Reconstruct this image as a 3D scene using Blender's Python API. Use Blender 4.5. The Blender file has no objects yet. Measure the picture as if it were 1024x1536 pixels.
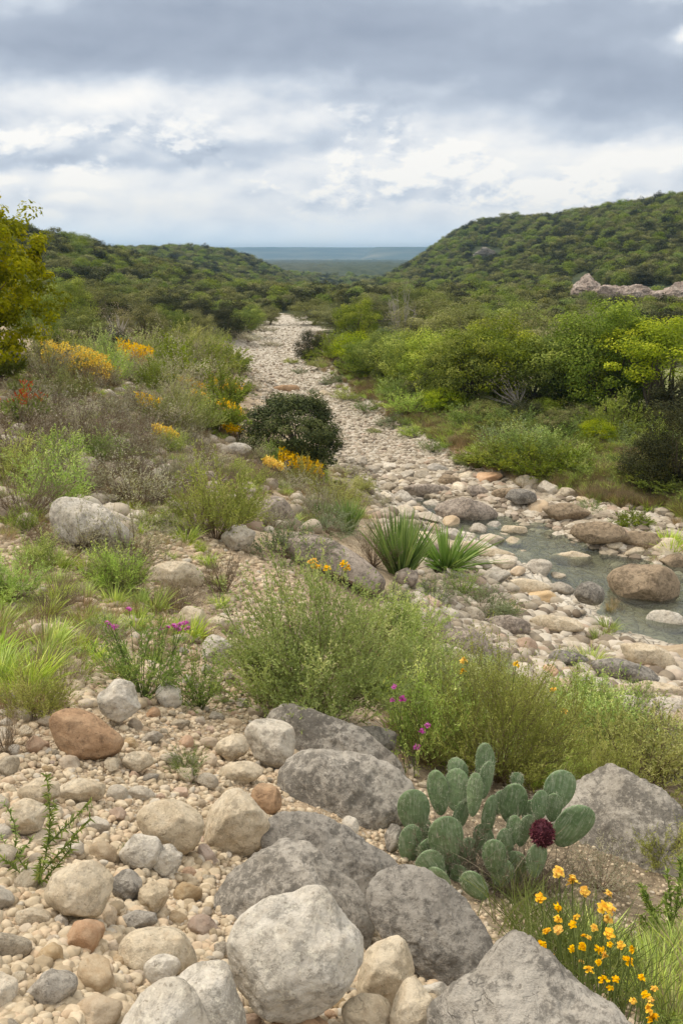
import bpy, math, random
import numpy as np
from mathutils import Vector, Matrix, Euler

# ---------------------------------------------------------------- camera, world, sun, exposure
S = bpy.context.scene
W0, H0, F0 = 1024.0, 1536.0, 1330.0
PITCH = math.radians(16.06)
cam_d = bpy.data.cameras.new("camera")
cam = bpy.data.objects.new("camera", cam_d)
S.collection.objects.link(cam)
S.camera = cam
cam_d.sensor_fit = 'VERTICAL'
cam_d.sensor_height = 24.0
cam_d.lens = 24.0 * F0 / H0
cam_d.clip_start = 0.05
cam_d.clip_end = 40000
cam.location = (0, 0, 0)
cam.rotation_euler = (math.pi / 2 - PITCH, 0, 0)
S.view_settings.view_transform = 'Standard'
S.view_settings.look = 'None'
S.view_settings.gamma = 1
S.view_settings.use_curve_mapping = False
S.view_settings.exposure = 0.12
S.cycles.use_denoising = True
S.cycles.max_bounces = 4
S.cycles.diffuse_bounces = 3
S.cycles.glossy_bounces = 2
S.cycles.transmission_bounces = 2
S.cycles.transparent_max_bounces = 6
S.cycles.volume_bounces = 0
S.cycles.sample_clamp_indirect = 4

SUN_EL, SUN_AZ = math.radians(52), math.radians(-65)     # azimuth from +Y, towards +X
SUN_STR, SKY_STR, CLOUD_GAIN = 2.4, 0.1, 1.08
sun_d = bpy.data.lights.new("sun", 'SUN')
sun_d.energy = SUN_STR
sun_d.angle = math.radians(10)
sun_d.color = (1.0, 0.91, 0.78)
sun = bpy.data.objects.new("sun", sun_d)
S.collection.objects.link(sun)
sv = Vector((math.sin(SUN_AZ) * math.cos(SUN_EL), math.cos(SUN_AZ) * math.cos(SUN_EL), math.sin(SUN_EL)))
sun.rotation_euler = sv.to_track_quat('Z', 'Y').to_euler()


class NT:
    """small helper for node trees"""
    def __init__(s, nt):
        s.nt = nt; s.n = nt.nodes; s.l = nt.links
    def add(s, typ, **kw):
        n = s.n.new(typ)
        for k, v in kw.items():
            setattr(n, k, v)
        return n
    def link(s, a, b):
        s.l.new(a, b)
    def put(s, sock, v):
        if isinstance(v, bpy.types.NodeSocket):
            s.l.new(v, sock)
        elif isinstance(v, (tuple, list)):
            sock.default_value = tuple(v) if len(v) != 3 or sock.type == 'VECTOR' else (*v, 1)
        else:
            sock.default_value = v
    def math(s, op, a, b=0.0, c=0.0, clamp=False):
        n = s.n.new('ShaderNodeMath'); n.operation = op; n.use_clamp = clamp
        s.put(n.inputs[0], a); s.put(n.inputs[1], b); s.put(n.inputs[2], c)
        return n.outputs[0]
    def vmath(s, op, a, b=(0, 0, 0), scale=None):
        n = s.n.new('ShaderNodeVectorMath'); n.operation = op
        s.put(n.inputs[0], a); s.put(n.inputs[1], b)
        if scale is not None:
            s.put(n.inputs['Scale'], scale)
        return n.outputs['Value'] if op in ('LENGTH', 'DOT_PRODUCT') else n.outputs[0]
    def mix(s, f, a, b, mode='MIX'):
        n = s.n.new('ShaderNodeMix'); n.data_type = 'RGBA'; n.blend_type = mode; n.clamp_factor = True
        s.put(n.inputs[0], f); s.put(n.inputs[6], a); s.put(n.inputs[7], b)
        return n.outputs[2]
    def noise(s, vec, scale, detail=4, rough=0.55, dist=0.0):
        n = s.n.new('ShaderNodeTexNoise')
        if vec is not None: s.put(n.inputs['Vector'], vec)
        n.inputs['Scale'].default_value = scale; n.inputs['Detail'].default_value = detail
        n.inputs['Roughness'].default_value = rough; n.inputs['Distortion'].default_value = dist
        return n.outputs['Fac']
    def vor(s, vec, scale, feature='F1', out='Distance'):
        n = s.n.new('ShaderNodeTexVoronoi'); n.feature = feature
        if vec is not None: s.put(n.inputs['Vector'], vec)
        n.inputs['Scale'].default_value = scale
        return n.outputs[out]
    def ramp(s, f, stops, interp='LINEAR'):
        n = s.n.new('ShaderNodeValToRGB'); n.color_ramp.interpolation = interp
        e = n.color_ramp.elements
        while len(e) < len(stops): e.new(0.5)
        for k, (p, c) in enumerate(stops):
            e[k].position = p
            e[k].color = (c, c, c, 1) if isinstance(c, (int, float)) else (*c, 1)
        s.put(n.inputs[0], f)
        return n.outputs[0]
    def sstep(s, x, a, b):
        n = s.n.new('ShaderNodeMapRange'); n.interpolation_type = 'SMOOTHSTEP'
        s.put(n.inputs[0], x)
        n.inputs[1].default_value = a; n.inputs[2].default_value = b
        return n.outputs[0]


def lin(r, g, b):
    f = lambda c: (c / 255 / 12.92) if c / 255 <= 0.04045 else ((c / 255 + 0.055) / 1.055) ** 2.4
    return (f(r), f(g), f(b))


BANKS = [  # cloud banks: bearing (tangent), sine of elevation, half width, half height, tone, tilt
    (-0.02, 0.215, 0.50, 0.030, -0.34, -0.02), (0.28, 0.165, 0.30, 0.026, -0.30, -0.06), (-0.30, 0.190, 0.20, 0.014, -0.18, -0.05),
    (-0.24, 0.150, 0.22, 0.016, 0.30, 0.02), (-0.34, 0.112, 0.20, 0.012, 0.16, 0.0), (-0.08, 0.128, 0.14, 0.012, 0.28, 0.0),
    (0.22, 0.100, 0.32, 0.016, 0.26, 0.0), (-0.24, 0.094, 0.22, 0.008, -0.20, 0.0), (-0.10, 0.108, 0.14, 0.008, -0.16, 0.0),
    (-0.28, 0.074, 0.04, 0.014, 0.30, 0.0), (-0.36, 0.076, 0.025, 0.007, 0.32, 0.0), (-0.29, 0.050, 0.03, 0.006, 0.22, 0.0),
    (0.36, 0.207, 0.022, 0.006, 0.62, 0.0), (0.34, 0.195, 0.07, 0.014, 0.18, 0.0), (-0.36, 0.238, 0.10, 0.014, 0.24, 0.0), (0.30, 0.240, 0.14, 0.012, 0.16, 0.0)]

def build_world():
    w = bpy.data.worlds.new("World"); S.world = w; w.use_nodes = True
    t = NT(w.node_tree)
    for n in list(t.n): t.n.remove(n)
    out = t.add('ShaderNodeOutputWorld'); bg = t.add('ShaderNodeBackground')
    t.link(bg.outputs[0], out.inputs[0])
    sky = t.add('ShaderNodeTexSky', sky_type='NISHITA', sun_disc=False)
    sky.sun_elevation = SUN_EL; sky.sun_rotation = SUN_AZ
    sky.air_density = 1.0; sky.dust_density = 2.0
    tc = t.add('ShaderNodeTexCoord')
    d = tc.outputs['Generated']
    sep = t.add('ShaderNodeSeparateXYZ'); t.link(d, sep.inputs[0])
    x, y, z = sep.outputs
    zc = t.math('MAXIMUM', z, 0.0)
    den = t.math('ADD', zc, 0.045)
    comb = t.add('ShaderNodeCombineXYZ')
    t.link(t.math('DIVIDE', x, den), comb.inputs[0]); t.link(t.math('DIVIDE', y, den), comb.inputs[1])
    p = comb.outputs[0]
    # long soft banks on a plane overhead, round billows in direction space
    az = t.math('DIVIDE', x, t.math('MAXIMUM', y, 0.05))
    cv = t.add('ShaderNodeCombineXYZ')
    t.link(az, cv.inputs[0]); t.link(t.math('MULTIPLY', z, 2.0), cv.inputs[1])
    d2 = t.vmath('ADD', cv.outputs[0], (0.3, 0, 0.4))
    big = t.noise(t.vmath('ADD', t.vmath('MULTIPLY', cv.outputs[0], (1, 1.25, 1)), (2.1, 4.7, 0)), 3.2, 4, 0.5, 0.3)
    bill = t.noise(d2, 7.5, 6, 0.47, 0.1)
    bill_up = t.noise(t.vmath('ADD', d2, (-0.012, 0.022, 0)), 7.5, 6, 0.47, 0.1)
    relief = t.math('MULTIPLY', t.math('SUBTRACT', bill, bill_up), 1.3)
    el = zc
    warp = t.math('ADD', t.math('MULTIPLY', t.math('SUBTRACT', t.noise(d2, 5.0, 5, 0.55), 0.5), 0.055),
                  t.math('MULTIPLY', t.math('SUBTRACT', t.noise(d2, 22.0, 4, 0.55), 0.5), 0.012))
    elw = t.math('ADD', el, warp)
    def bank(a0, e0, wa, he, amt, tilt=0.0):
        da = t.math('SUBTRACT', az, a0)
        de = t.math('SUBTRACT', t.math('SUBTRACT', elw, e0), t.math('MULTIPLY', da, tilt))
        q = t.math('ADD', t.math('POWER', t.math('ABSOLUTE', t.math('DIVIDE', da, wa)), 2.0),
                   t.math('POWER', t.math('ABSOLUTE', t.math('DIVIDE', de, he)), 2.0))
        return t.math('MULTIPLY', t.math('EXPONENT', t.math('MULTIPLY', q, -1.0)), amt * 1.75)
    tone = t.math('ADD', t.math('MULTIPLY', t.math('SUBTRACT', big, 0.5), 0.60), 0.64)
    tone = t.math('ADD', tone, t.math('MULTIPLY', t.math('SUBTRACT', bill, 0.5), 0.38))
    tone = t.math('ADD', tone, relief)
    low = t.math('SUBTRACT', 1.0, t.sstep(elw, 0.04, 0.15))
    tone = t.math('ADD', tone, t.math('MULTIPLY', low, 0.42))
    # heaped clouds with firm tops in the middle heights
    pf = t.noise(t.vmath('ADD', d2, (4.1, 1.7, 0)), 8.5, 8, 0.55, 0.1)
    pf_up = t.noise(t.vmath('ADD', d2, (4.094, 1.716, 0)), 8.5, 8, 0.55, 0.1)
    heap = t.math('MULTIPLY', t.sstep(pf, 0.485, 0.58), t.sstep(t.math('SUBTRACT', pf, pf_up), -0.01, 0.05))
    mid = t.math('MULTIPLY', t.sstep(el, 0.03, 0.06), t.math('SUBTRACT', 1.0, t.sstep(elw, 0.11, 0.16)))
    tone = t.math('ADD', tone, t.math('MULTIPLY', t.math('MULTIPLY', heap, mid), 0.40))
    under = t.math('MULTIPLY', t.sstep(pf, 0.48, 0.55), t.sstep(t.math('SUBTRACT', pf_up, pf), 0.0, 0.05))
    tone = t.math('SUBTRACT', tone, t.math('MULTIPLY', t.math('MULTIPLY', under, mid), 0.22))
    for b in BANKS:
        tone = t.math('ADD', tone, bank(*b))
    col = t.ramp(t.math('MULTIPLY', t.math('ADD', tone, 0.3), 0.625), [
        (0.0, lin(141, 152, 170)), (0.25, lin(157, 167, 183)), (0.45, lin(168, 178, 193)),
        (0.65, lin(194, 202, 213)), (0.85, lin(230, 231, 232)), (1.0, lin(252, 248, 242))])
    # the lowest strip is thinner and bluer
    strip = t.math('SUBTRACT', 1.0, t.sstep(z, 0.0, 0.05))
    col = t.mix(t.math('MULTIPLY', strip, 0.75), col, lin(214, 226, 234))
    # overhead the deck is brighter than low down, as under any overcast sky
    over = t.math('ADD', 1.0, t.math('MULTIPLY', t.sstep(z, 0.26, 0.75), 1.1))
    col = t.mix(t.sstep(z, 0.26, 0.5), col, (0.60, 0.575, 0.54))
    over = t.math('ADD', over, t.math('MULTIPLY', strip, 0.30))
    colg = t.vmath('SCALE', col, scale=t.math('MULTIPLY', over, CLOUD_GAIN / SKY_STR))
    gapmask = t.math('MULTIPLY', t.sstep(tone, 0.95, 1.3), 0.12)
    fin = t.mix(gapmask, colg, sky.outputs[0])
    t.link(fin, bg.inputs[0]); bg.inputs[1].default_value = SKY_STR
    w.cycles.sampling_method = 'MANUAL'
    w.cycles.sample_map_resolution = 512
build_world()

# ---------------------------------------------------------------- numpy helpers
RNG = np.random.default_rng(7)
_prng = np.random.default_rng(11)
_perm = np.concatenate([_prng.permutation(256)] * 3)
_grad = _prng.normal(size=(256, 3)); _grad /= np.linalg.norm(_grad, axis=1)[:, None]

def pnoise(P):
    P = np.asarray(P, float)
    I = np.floor(P).astype(np.int64); f = P - I; I &= 255
    u = f * f * f * (f * (f * 6 - 15) + 10)
    r = 0
    for dx in (0, 1):
        wx = u[..., 0] if dx else 1 - u[..., 0]
        for dy in (0, 1):
            wy = u[..., 1] if dy else 1 - u[..., 1]
            for dz in (0, 1):
                wz = u[..., 2] if dz else 1 - u[..., 2]
                h = _perm[_perm[_perm[(I[..., 0] + dx) & 255] + ((I[..., 1] + dy) & 255)] + ((I[..., 2] + dz) & 255)]
                g = _grad[h]
                dd = g[..., 0] * (f[..., 0] - dx) + g[..., 1] * (f[..., 1] - dy) + g[..., 2] * (f[..., 2] - dz)
                r = r + wx * wy * wz * dd
    return r * 1.5

def fbm(P, octv=4, rough=0.5):
    a, s, tot = 1.0, 0.0, 0.0
    P = np.array(P, float)
    for k in range(octv):
        s = s + a * pnoise(P + 17.3 * k); tot += a
        P = P * 2.03; a *= rough
    return s / tot

def fbm2(x, y, sc, octv=4, seed=0.0, rough=0.5):
    return fbm(np.stack([x * sc, y * sc, np.full_like(x, seed + 0.37)], -1), octv, rough)

def sstep(x, a, b):
    t = np.clip((x - a) / (b - a), 0, 1)
    return t * t * (3 - 2 * t)

FW = np.array([0, math.cos(PITCH), -math.sin(PITCH)])
UP = np.array([0, math.sin(PITCH), math.cos(PITCH)])
RT = np.array([1.0, 0, 0])

def ray(u, v):
    u = np.asarray(u, float); v = np.asarray(v, float)
    x = (u - W0 / 2) / F0; y = (H0 / 2 - v) / F0
    return x[..., None] * RT + y[..., None] * UP + FW

def project(P):
    P = np.asarray(P, float)
    d = P @ FW
    dd = np.where(np.abs(d) < 1e-6, 1e-6, d)
    return W0 / 2 + F0 * (P @ RT) / dd, H0 / 2 - F0 * (P @ UP) / dd, d

def on_plane(pts, z):
    r = ray(np.array([p[0] for p in pts]), np.array([p[1] for p in pts]))
    return (r * (z / r[:, 2])[:, None])[:, :2]

def poly_sd(x, y, poly):
    """signed distance to polygon, negative inside"""
    sh = x.shape; x = x.ravel(); y = y.ravel()
    d2 = np.full(x.shape, 1e18); inside = np.zeros(x.shape, bool)
    n = len(poly)
    for i in range(n):
        x0, y0 = poly[i]; x1, y1 = poly[(i + 1) % n]
        ex, ey = x1 - x0, y1 - y0
        t = np.clip(((x - x0) * ex + (y - y0) * ey) / (ex * ex + ey * ey + 1e-12), 0, 1)
        d2 = np.minimum(d2, (x - x0 - t * ex) ** 2 + (y - y0 - t * ey) ** 2)
        c = (y0 > y) != (y1 > y)
        if ey != 0:
            inside ^= c & (x < x0 + (y - y0) / ey * ex)
    d = np.sqrt(d2)
    return np.where(inside, -d, d).reshape(sh)

# ---------------------------------------------------------------- mesh / object helpers
COL = S.collection

def mesh_np(name, chunks, mats, smooth=False):
    """chunks: list of (V[n,3], F[m,k], material index, tint[m] or None)"""
    Vs, loops, starts, totals, mi, tint = [], [], [], [], [], []
    off = 0; lo = 0
    for c in chunks:
        V, Fa = np.asarray(c[0], float).reshape(-1, 3), np.asarray(c[1], np.int64)
        if len(Fa) == 0: continue
        m, k = Fa.shape
        Vs.append(V); loops.append((Fa + off).ravel())
        starts.append(lo + np.arange(m) * k); totals.append(np.full(m, k))
        mi.append(np.full(m, c[2] if len(c) > 2 else 0))
        tn = c[3] if len(c) > 3 and c[3] is not None else np.full(m, 0.5)
        tint.append(np.asarray(tn, float))
        off += len(V); lo += m * k
    me = bpy.data.meshes.new(name)
    V = np.concatenate(Vs); L = np.concatenate(loops); ST = np.concatenate(starts); TT = np.concatenate(totals)
    me.vertices.add(len(V)); me.vertices.foreach_set('co', V.astype(np.float32).ravel())
    me.loops.add(len(L)); me.loops.foreach_set('vertex_index', L.astype(np.int32))
    me.polygons.add(len(ST)); me.polygons.foreach_set('loop_start', ST.astype(np.int32))
    me.polygons.foreach_set('loop_total', TT.astype(np.int32))
    me.polygons.foreach_set('material_index', np.concatenate(mi).astype(np.int32))
    me.polygons.foreach_set('use_smooth', np.full(len(ST), smooth))
    a = me.attributes.new('tint', 'FLOAT', 'FACE'); a.data.foreach_set('value', np.concatenate(tint).astype(np.float32))
    for m_ in (mats if isinstance(mats, (list, tuple)) else [mats]): me.materials.append(m_)
    me.update(calc_edges=True)
    return me

def link(name, data, parent=None):
    o = bpy.data.objects.new(name, data); COL.objects.link(o)
    if parent is not None: o.parent = parent
    return o

def tag(o, label=None, cat=None, group=None, kind=None):
    if label: o['label'] = label
    if cat: o['category'] = cat
    if group: o['group'] = group
    if kind: o['kind'] = kind
    return o

def copy_tree(o, parent=None):
    c = o.copy(); COL.objects.link(c); c.parent = parent
    for ch in list(o.children): copy_tree(ch, c)
    return c

# ---------------------------------------------------------------- materials
def new_mat(name):
    m = bpy.data.materials.new(name); m.use_nodes = True
    t = NT(m.node_tree)
    for n in list(t.n): t.n.remove(n)
    out = t.add('ShaderNodeOutputMaterial')
    return m, t, out

def principled(t, col, rough=0.8, spec=0.3, bump=None):
    p = t.add('ShaderNodeBsdfPrincipled')
    t.put(p.inputs['Base Color'], col); t.put(p.inputs['Roughness'], rough)
    p.inputs['Specular IOR Level'].default_value = spec
    if bump is not None: t.link(bump, p.inputs['Normal'])
    return p

def bumpn(t, h, dist=0.01, strength=0.6, normal=None):
    b = t.add('ShaderNodeBump'); b.inputs['Strength'].default_value = strength
    b.inputs['Distance'].default_value = dist; t.link(h, b.inputs['Height'])
    if normal is not None: t.link(normal, b.inputs['Normal'])
    return b.outputs[0]

def leaf_mat(name, ca, cb, cc=None, transl=0.3, objvar=0.25, rough=0.6):
    """ca dark - cb mid - cc light/dry tint range over leaves, with per-plant variation"""
    m, t, out = new_mat(name)
    at = t.add('ShaderNodeAttribute', attribute_name='tint')
    oi = t.add('ShaderNodeObjectInfo')
    stops = [(0.0, ca), (0.6, cb), (1.0, cc or cb)]
    col = t.ramp(at.outputs['Fac'], stops)
    hsv = t.add('ShaderNodeHueSaturation')
    t.put(hsv.inputs['Hue'], t.math('ADD', 0.5, t.math('MULTIPLY', t.math('SUBTRACT', oi.outputs['Random'], 0.5), 0.026 * objvar / 0.25)))
    r2 = t.math('FRACT', t.math('MULTIPLY', oi.outputs['Random'], 7.31))
    t.put(hsv.inputs['Value'], t.math('ADD', 1 - objvar, t.math('MULTIPLY', r2, 2 * objvar)))
    r3 = t.math('FRACT', t.math('MULTIPLY', oi.outputs['Random'], 13.7))
    t.put(hsv.inputs['Saturation'], t.math('ADD', 0.85, t.math('MULTIPLY', r3, 0.25)))
    t.link(col, hsv.inputs['Color'])
    c = hsv.outputs[0]
    p = principled(t, c, rough, 0.10)
    tr = t.add('ShaderNodeBsdfTranslucent'); t.link(t.vmath('MULTIPLY', c, (1.15, 1.2, 0.6)), tr.inputs[0])
    mx = t.add('ShaderNodeMixShader'); mx.inputs[0].default_value = transl
    t.link(p.outputs[0], mx.inputs[1]); t.link(tr.outputs[0], mx.inputs[2])
    t.link(mx.outputs[0], out.inputs[0])
    return m

def plain_mat(name, col, rough=0.8, spec=0.2, var=0.0):
    m, t, out = new_mat(name)
    c = col
    tc = t.add('ShaderNodeTexCoord')
    nz = t.noise(tc.outputs['Object'], 30, 4)
    c = t.mix(t.math('MULTIPLY', nz, 1.0), tuple(x * (0.75 - var) for x in col), tuple(min(1, x * (1.25 + var)) for x in col))
    t.link(principled(t, c, rough, spec).outputs[0], out.inputs[0])
    return m

def stone_mat(name, base, alt, stain, lichen=0.0, scale=1.0, bump=1.0, unit=False, moss=None):
    """limestone: mottled base, fine grain, dark lichen / stains; unit: for copied unit-size stones"""
    m, t, out = new_mat(name)
    tc = t.add('ShaderNodeTexCoord'); oi = t.add('ShaderNodeObjectInfo')
    off = t.vmath('SCALE', (13.1, 7.3, 29.7), scale=oi.outputs['Random'])
    P = t.vmath('ADD', tc.outputs['Object'], off)
    n1 = t.noise(P, 3.0 * scale, 6, 0.6, 0.6)
    n2 = t.noise(P, 14 * scale, 6, 0.62)
    n3 = t.noise(P, 60 * scale, 4, 0.65)
    col = t.mix(t.sstep(n1, 0.35, 0.65), base, alt)
    col = t.mix(t.math('MULTIPLY', t.sstep(n2, 0.48, 0.75), 0.5), col, stain)
    if lichen > 0:
        l1 = t.noise(P, 2.6 * scale, 9, 0.72, 0.3)
        l2 = t.noise(P, 15 * scale, 8, 0.78, 0.2)
        dens = t.sstep(l1, 0.60 - 0.20 * lichen, 0.70)
        sp = t.sstep(t.math('ADD', l2, t.math('MULTIPLY', dens, 0.22)), 0.47, 0.63)
        col = t.mix(t.math('MULTIPLY', sp, min(1, 0.38 + lichen * 0.36)), col, tuple(x * 0.27 for x in base))
        wsp = t.noise(t.vmath('ADD', P, (5, 5, 5)), 30 * scale, 6, 0.75)
        col = t.mix(t.math('MULTIPLY', t.sstep(wsp, 0.52, 0.62), 0.5), col, tuple(min(0.7, x * 1.45) for x in base))
    crk = None
    if not unit:
        wv = t.noise(P, 2.2 * scale, 5, 0.6)
        crk = t.math('ABSOLUTE', t.math('SUBTRACT', t.noise(t.vmath('ADD', t.vmath('MULTIPLY', P, (1, 1, 1.8)), (3, 1, 2)), 1.5 * scale, 5, 0.55, 0.8), 0.5))
        cm = t.math('MULTIPLY', t.math('SUBTRACT', 1.0, t.sstep(crk, 0.0, 0.005)), t.sstep(wv, 0.54, 0.62))
        col = t.mix(t.math('MULTIPLY', cm, 0.5), col, tuple(x * 0.25 for x in base))
    # pits
    pit = t.math('LESS_THAN', t.noise(P, 38 * scale, 3, 0.6), 0.34)
    col = t.mix(t.math('MULTIPLY', pit, 0.45), col, tuple(x * 0.4 for x in stain))
    gr = t.math('ADD', 0.82, t.math('MULTIPLY', n3, 0.36))
    col = t.vmath('SCALE', col, scale=gr)
    if unit:
        hv = t.add('ShaderNodeHueSaturation'); t.link(col, hv.inputs['Color'])
        rr = t.math('FRACT', t.math('MULTIPLY', oi.outputs['Random'], 5.17))
        t.put(hv.inputs['Value'], t.math('ADD', 0.78, t.math('MULTIPLY', rr, 0.42)))
        rs = t.math('FRACT', t.math('MULTIPLY', oi.outputs['Random'], 9.7))
        t.put(hv.inputs['Saturation'], t.math('ADD', 0.7, t.math('MULTIPLY', rs, 0.55)))
        col = hv.outputs[0]
    h = t.math('ADD', t.math('MULTIPLY', n2, 1.0), t.math('MULTIPLY', n3, 0.45))
    h = t.math('ADD', h, t.math('MULTIPLY', t.noise(P, 180 * scale, 3, 0.7), 0.25))
    if crk is not None:
        h = t.math('ADD', h, t.math('MULTIPLY', cm, -0.35))
    b = bumpn(t, h, 0.028 / scale * bump, 0.6)
    t.link(principled(t, col, 0.9, 0.2, b).outputs[0], out.inputs[0])
    return m

M = {}
M['white_stone'] = stone_mat('white_limestone', (0.50, 0.45, 0.37), (0.60, 0.56, 0.49), (0.36, 0.29, 0.20), 0.55, 1.6)
M['grey_slab'] = stone_mat('lichened_grey_limestone', (0.33, 0.30, 0.255), (0.44, 0.405, 0.35), (0.20, 0.175, 0.14), 0.9, 1.5, 1.3)
M['dark_slab'] = stone_mat('dark_lichened_limestone', (0.25, 0.23, 0.20), (0.34, 0.315, 0.275), (0.14, 0.125, 0.105), 0.9, 1.7, 1.3)
M['red_stone'] = stone_mat('rusty_sandstone', (0.36, 0.23, 0.135), (0.42, 0.29, 0.18), (0.24, 0.15, 0.09), 0.15, 1.6)
M['tan_stone'] = stone_mat('tan_limestone', (0.49, 0.405, 0.285), (0.58, 0.505, 0.385), (0.36, 0.26, 0.16), 0.3, 2.2)
M['brown_rock'] = stone_mat('brown_creek_rock', (0.30, 0.23, 0.155), (0.37, 0.29, 0.20), (0.16, 0.12, 0.08), 0.6, 0.9, 2.0)
M['pink_rock'] = stone_mat('pinkish_rock', (0.33, 0.275, 0.225), (0.43, 0.37, 0.31), (0.21, 0.165, 0.13), 0.8, 1.2, 1.6)
M['bluff'] = stone_mat('cliff_limestone', (0.36, 0.285, 0.235), (0.48, 0.41, 0.35), (0.18, 0.12, 0.085), 0.9, 0.22, 1.0)
M['crust'] = stone_mat('crumbly_caliche', (0.47, 0.38, 0.26), (0.56, 0.48, 0.36), (0.34, 0.25, 0.16), 0.25, 3.5, 3.0)
M['u_cream'] = stone_mat('cream_cobble', (0.53, 0.45, 0.34), (0.60, 0.53, 0.42), (0.42, 0.31, 0.20), 0.15, 0.35, 0.25, True)
M['u_tan'] = stone_mat('tan_cobble', (0.47, 0.36, 0.24), (0.54, 0.44, 0.31), (0.38, 0.26, 0.15), 0.0, 0.35, 0.25, True)
M['u_pink'] = stone_mat('pinkish_cobble', (0.48, 0.33, 0.23), (0.54, 0.40, 0.29), (0.38, 0.24, 0.15), 0.0, 0.35, 0.25, True)
M['u_grey'] = stone_mat('grey_cobble', (0.37, 0.32, 0.25), (0.47, 0.42, 0.34), (0.27, 0.22, 0.16), 0.5, 0.35, 0.25, True)

M['gl_feather'] = leaf_mat('feathery_green_leaf', (0.1615, 0.2374, 0.0575), (0.4127, 0.532, 0.1365), (0.7178, 0.7331, 0.2875))
M['gl_olive'] = leaf_mat('olive_green_leaf', (0.1733, 0.195, 0.0567), (0.361, 0.39, 0.1247), (0.6064, 0.6, 0.2495))
M['gl_silver'] = leaf_mat('silvery_leaf', (0.2415, 0.2307, 0.1617), (0.4106, 0.3922, 0.2888), (0.6038, 0.5537, 0.4274))
M['gl_dry'] = leaf_mat('dry_tan_leaf', (0.17, 0.135, 0.095), (0.32, 0.26, 0.19), (0.5, 0.43, 0.33), 0.15)
M['gl_bright'] = leaf_mat('bright_green_leaf', (0.0965, 0.1452, 0.0345), (0.2173, 0.2903, 0.069), (0.3863, 0.4258, 0.1264))
M['gl_yucca'] = leaf_mat('yucca_leaf', (0.09, 0.15, 0.04), (0.2, 0.3, 0.08), (0.36, 0.42, 0.16), 0.2, 0.12)
M['gl_mound'] = leaf_mat('grey_green_mound_leaf', (0.132, 0.176, 0.088), (0.242, 0.297, 0.154), (0.374, 0.44, 0.264))
M['gl_juniper'] = leaf_mat('dark_juniper_leaf', (0.0302, 0.0413, 0.012), (0.0756, 0.0941, 0.026), (0.1512, 0.1606, 0.05), 0.15)
M['gl_tree'] = leaf_mat('mesquite_leaf', (0.0896, 0.129, 0.0192), (0.2239, 0.2783, 0.0428), (0.418, 0.448, 0.0802), 0.35, 0.2)
M['gl_treebright'] = leaf_mat('bright_tree_leaf', (0.1358, 0.1892, 0.0174), (0.3018, 0.3784, 0.0289), (0.5733, 0.593, 0.0674), 0.35, 0.12)
M['gl_treeolive'] = leaf_mat('olive_tree_leaf', (0.104, 0.1111, 0.0387), (0.221, 0.2223, 0.0774), (0.39, 0.3705, 0.1436), 0.3, 0.2)
M['gl_hill'] = leaf_mat('hill_oak_leaf', (0.0203, 0.0241, 0.0068), (0.0485, 0.0523, 0.0144), (0.097, 0.0944, 0.0257), 0.2, 0.24)
M['gl_lefttree'] = leaf_mat('yellow_green_leaf', (0.1294, 0.1482, 0.0144), (0.2875, 0.2964, 0.0264), (0.4887, 0.4446, 0.048), 0.4, 0.1)
M['grass'] = leaf_mat('meadow_grass', (0.1457, 0.1193, 0.0612), (0.3279, 0.2478, 0.1448), (0.5829, 0.3854, 0.3006), 0.25, 0.3)
M['meadow'] = leaf_mat('lush_grass', (0.193, 0.2509, 0.052), (0.4247, 0.5405, 0.1114), (0.7336, 0.75, 0.2376), 0.25, 0.25)
M['dry_stem'] = leaf_mat('dry_stem', (0.20, 0.15, 0.09), (0.34, 0.27, 0.18), (0.50, 0.43, 0.32), 0.1, 0.1)
M['bark'] = plain_mat('grey_brown_bark', (0.12, 0.095, 0.07))
M['twig'] = plain_mat('brown_twig', (0.15, 0.105, 0.065))
M['pale_bark'] = plain_mat('bleached_bark', (0.36, 0.33, 0.29))
M['green_stem'] = plain_mat('green_stem', (0.11, 0.15, 0.04))
M['yellow'] = leaf_mat('yellow_orange_petal', (0.76, 0.36, 0.003), (0.90, 0.54, 0.006), (0.95, 0.68, 0.02), 0.25, 0.06)
M['yellow_far'] = leaf_mat('golden_petal', (0.68, 0.38, 0.005), (0.84, 0.56, 0.01), (0.90, 0.68, 0.04), 0.2, 0.08)
M['orange_c'] = plain_mat('orange_floret', (0.72, 0.30, 0.005))
M['magenta'] = leaf_mat('magenta_petal', (0.4725, 0.054, 0.364), (0.7425, 0.108, 0.585), (0.75, 0.288, 0.75), 0.25, 0.06)
M['white_petal'] = plain_mat('white_petal', (0.75, 0.75, 0.72))
M['red_leaf'] = leaf_mat('red_tipped_leaf', (0.30, 0.05, 0.02), (0.45, 0.10, 0.03), (0.55, 0.22, 0.05), 0.25, 0.1)
M['seed'] = leaf_mat('purple_seed_head', (0.05, 0.012, 0.02), (0.13, 0.03, 0.045), (0.24, 0.08, 0.09), 0.05, 0.1)

# ---------------------------------------------------------------- terrain
ZW = -6.0
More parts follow.
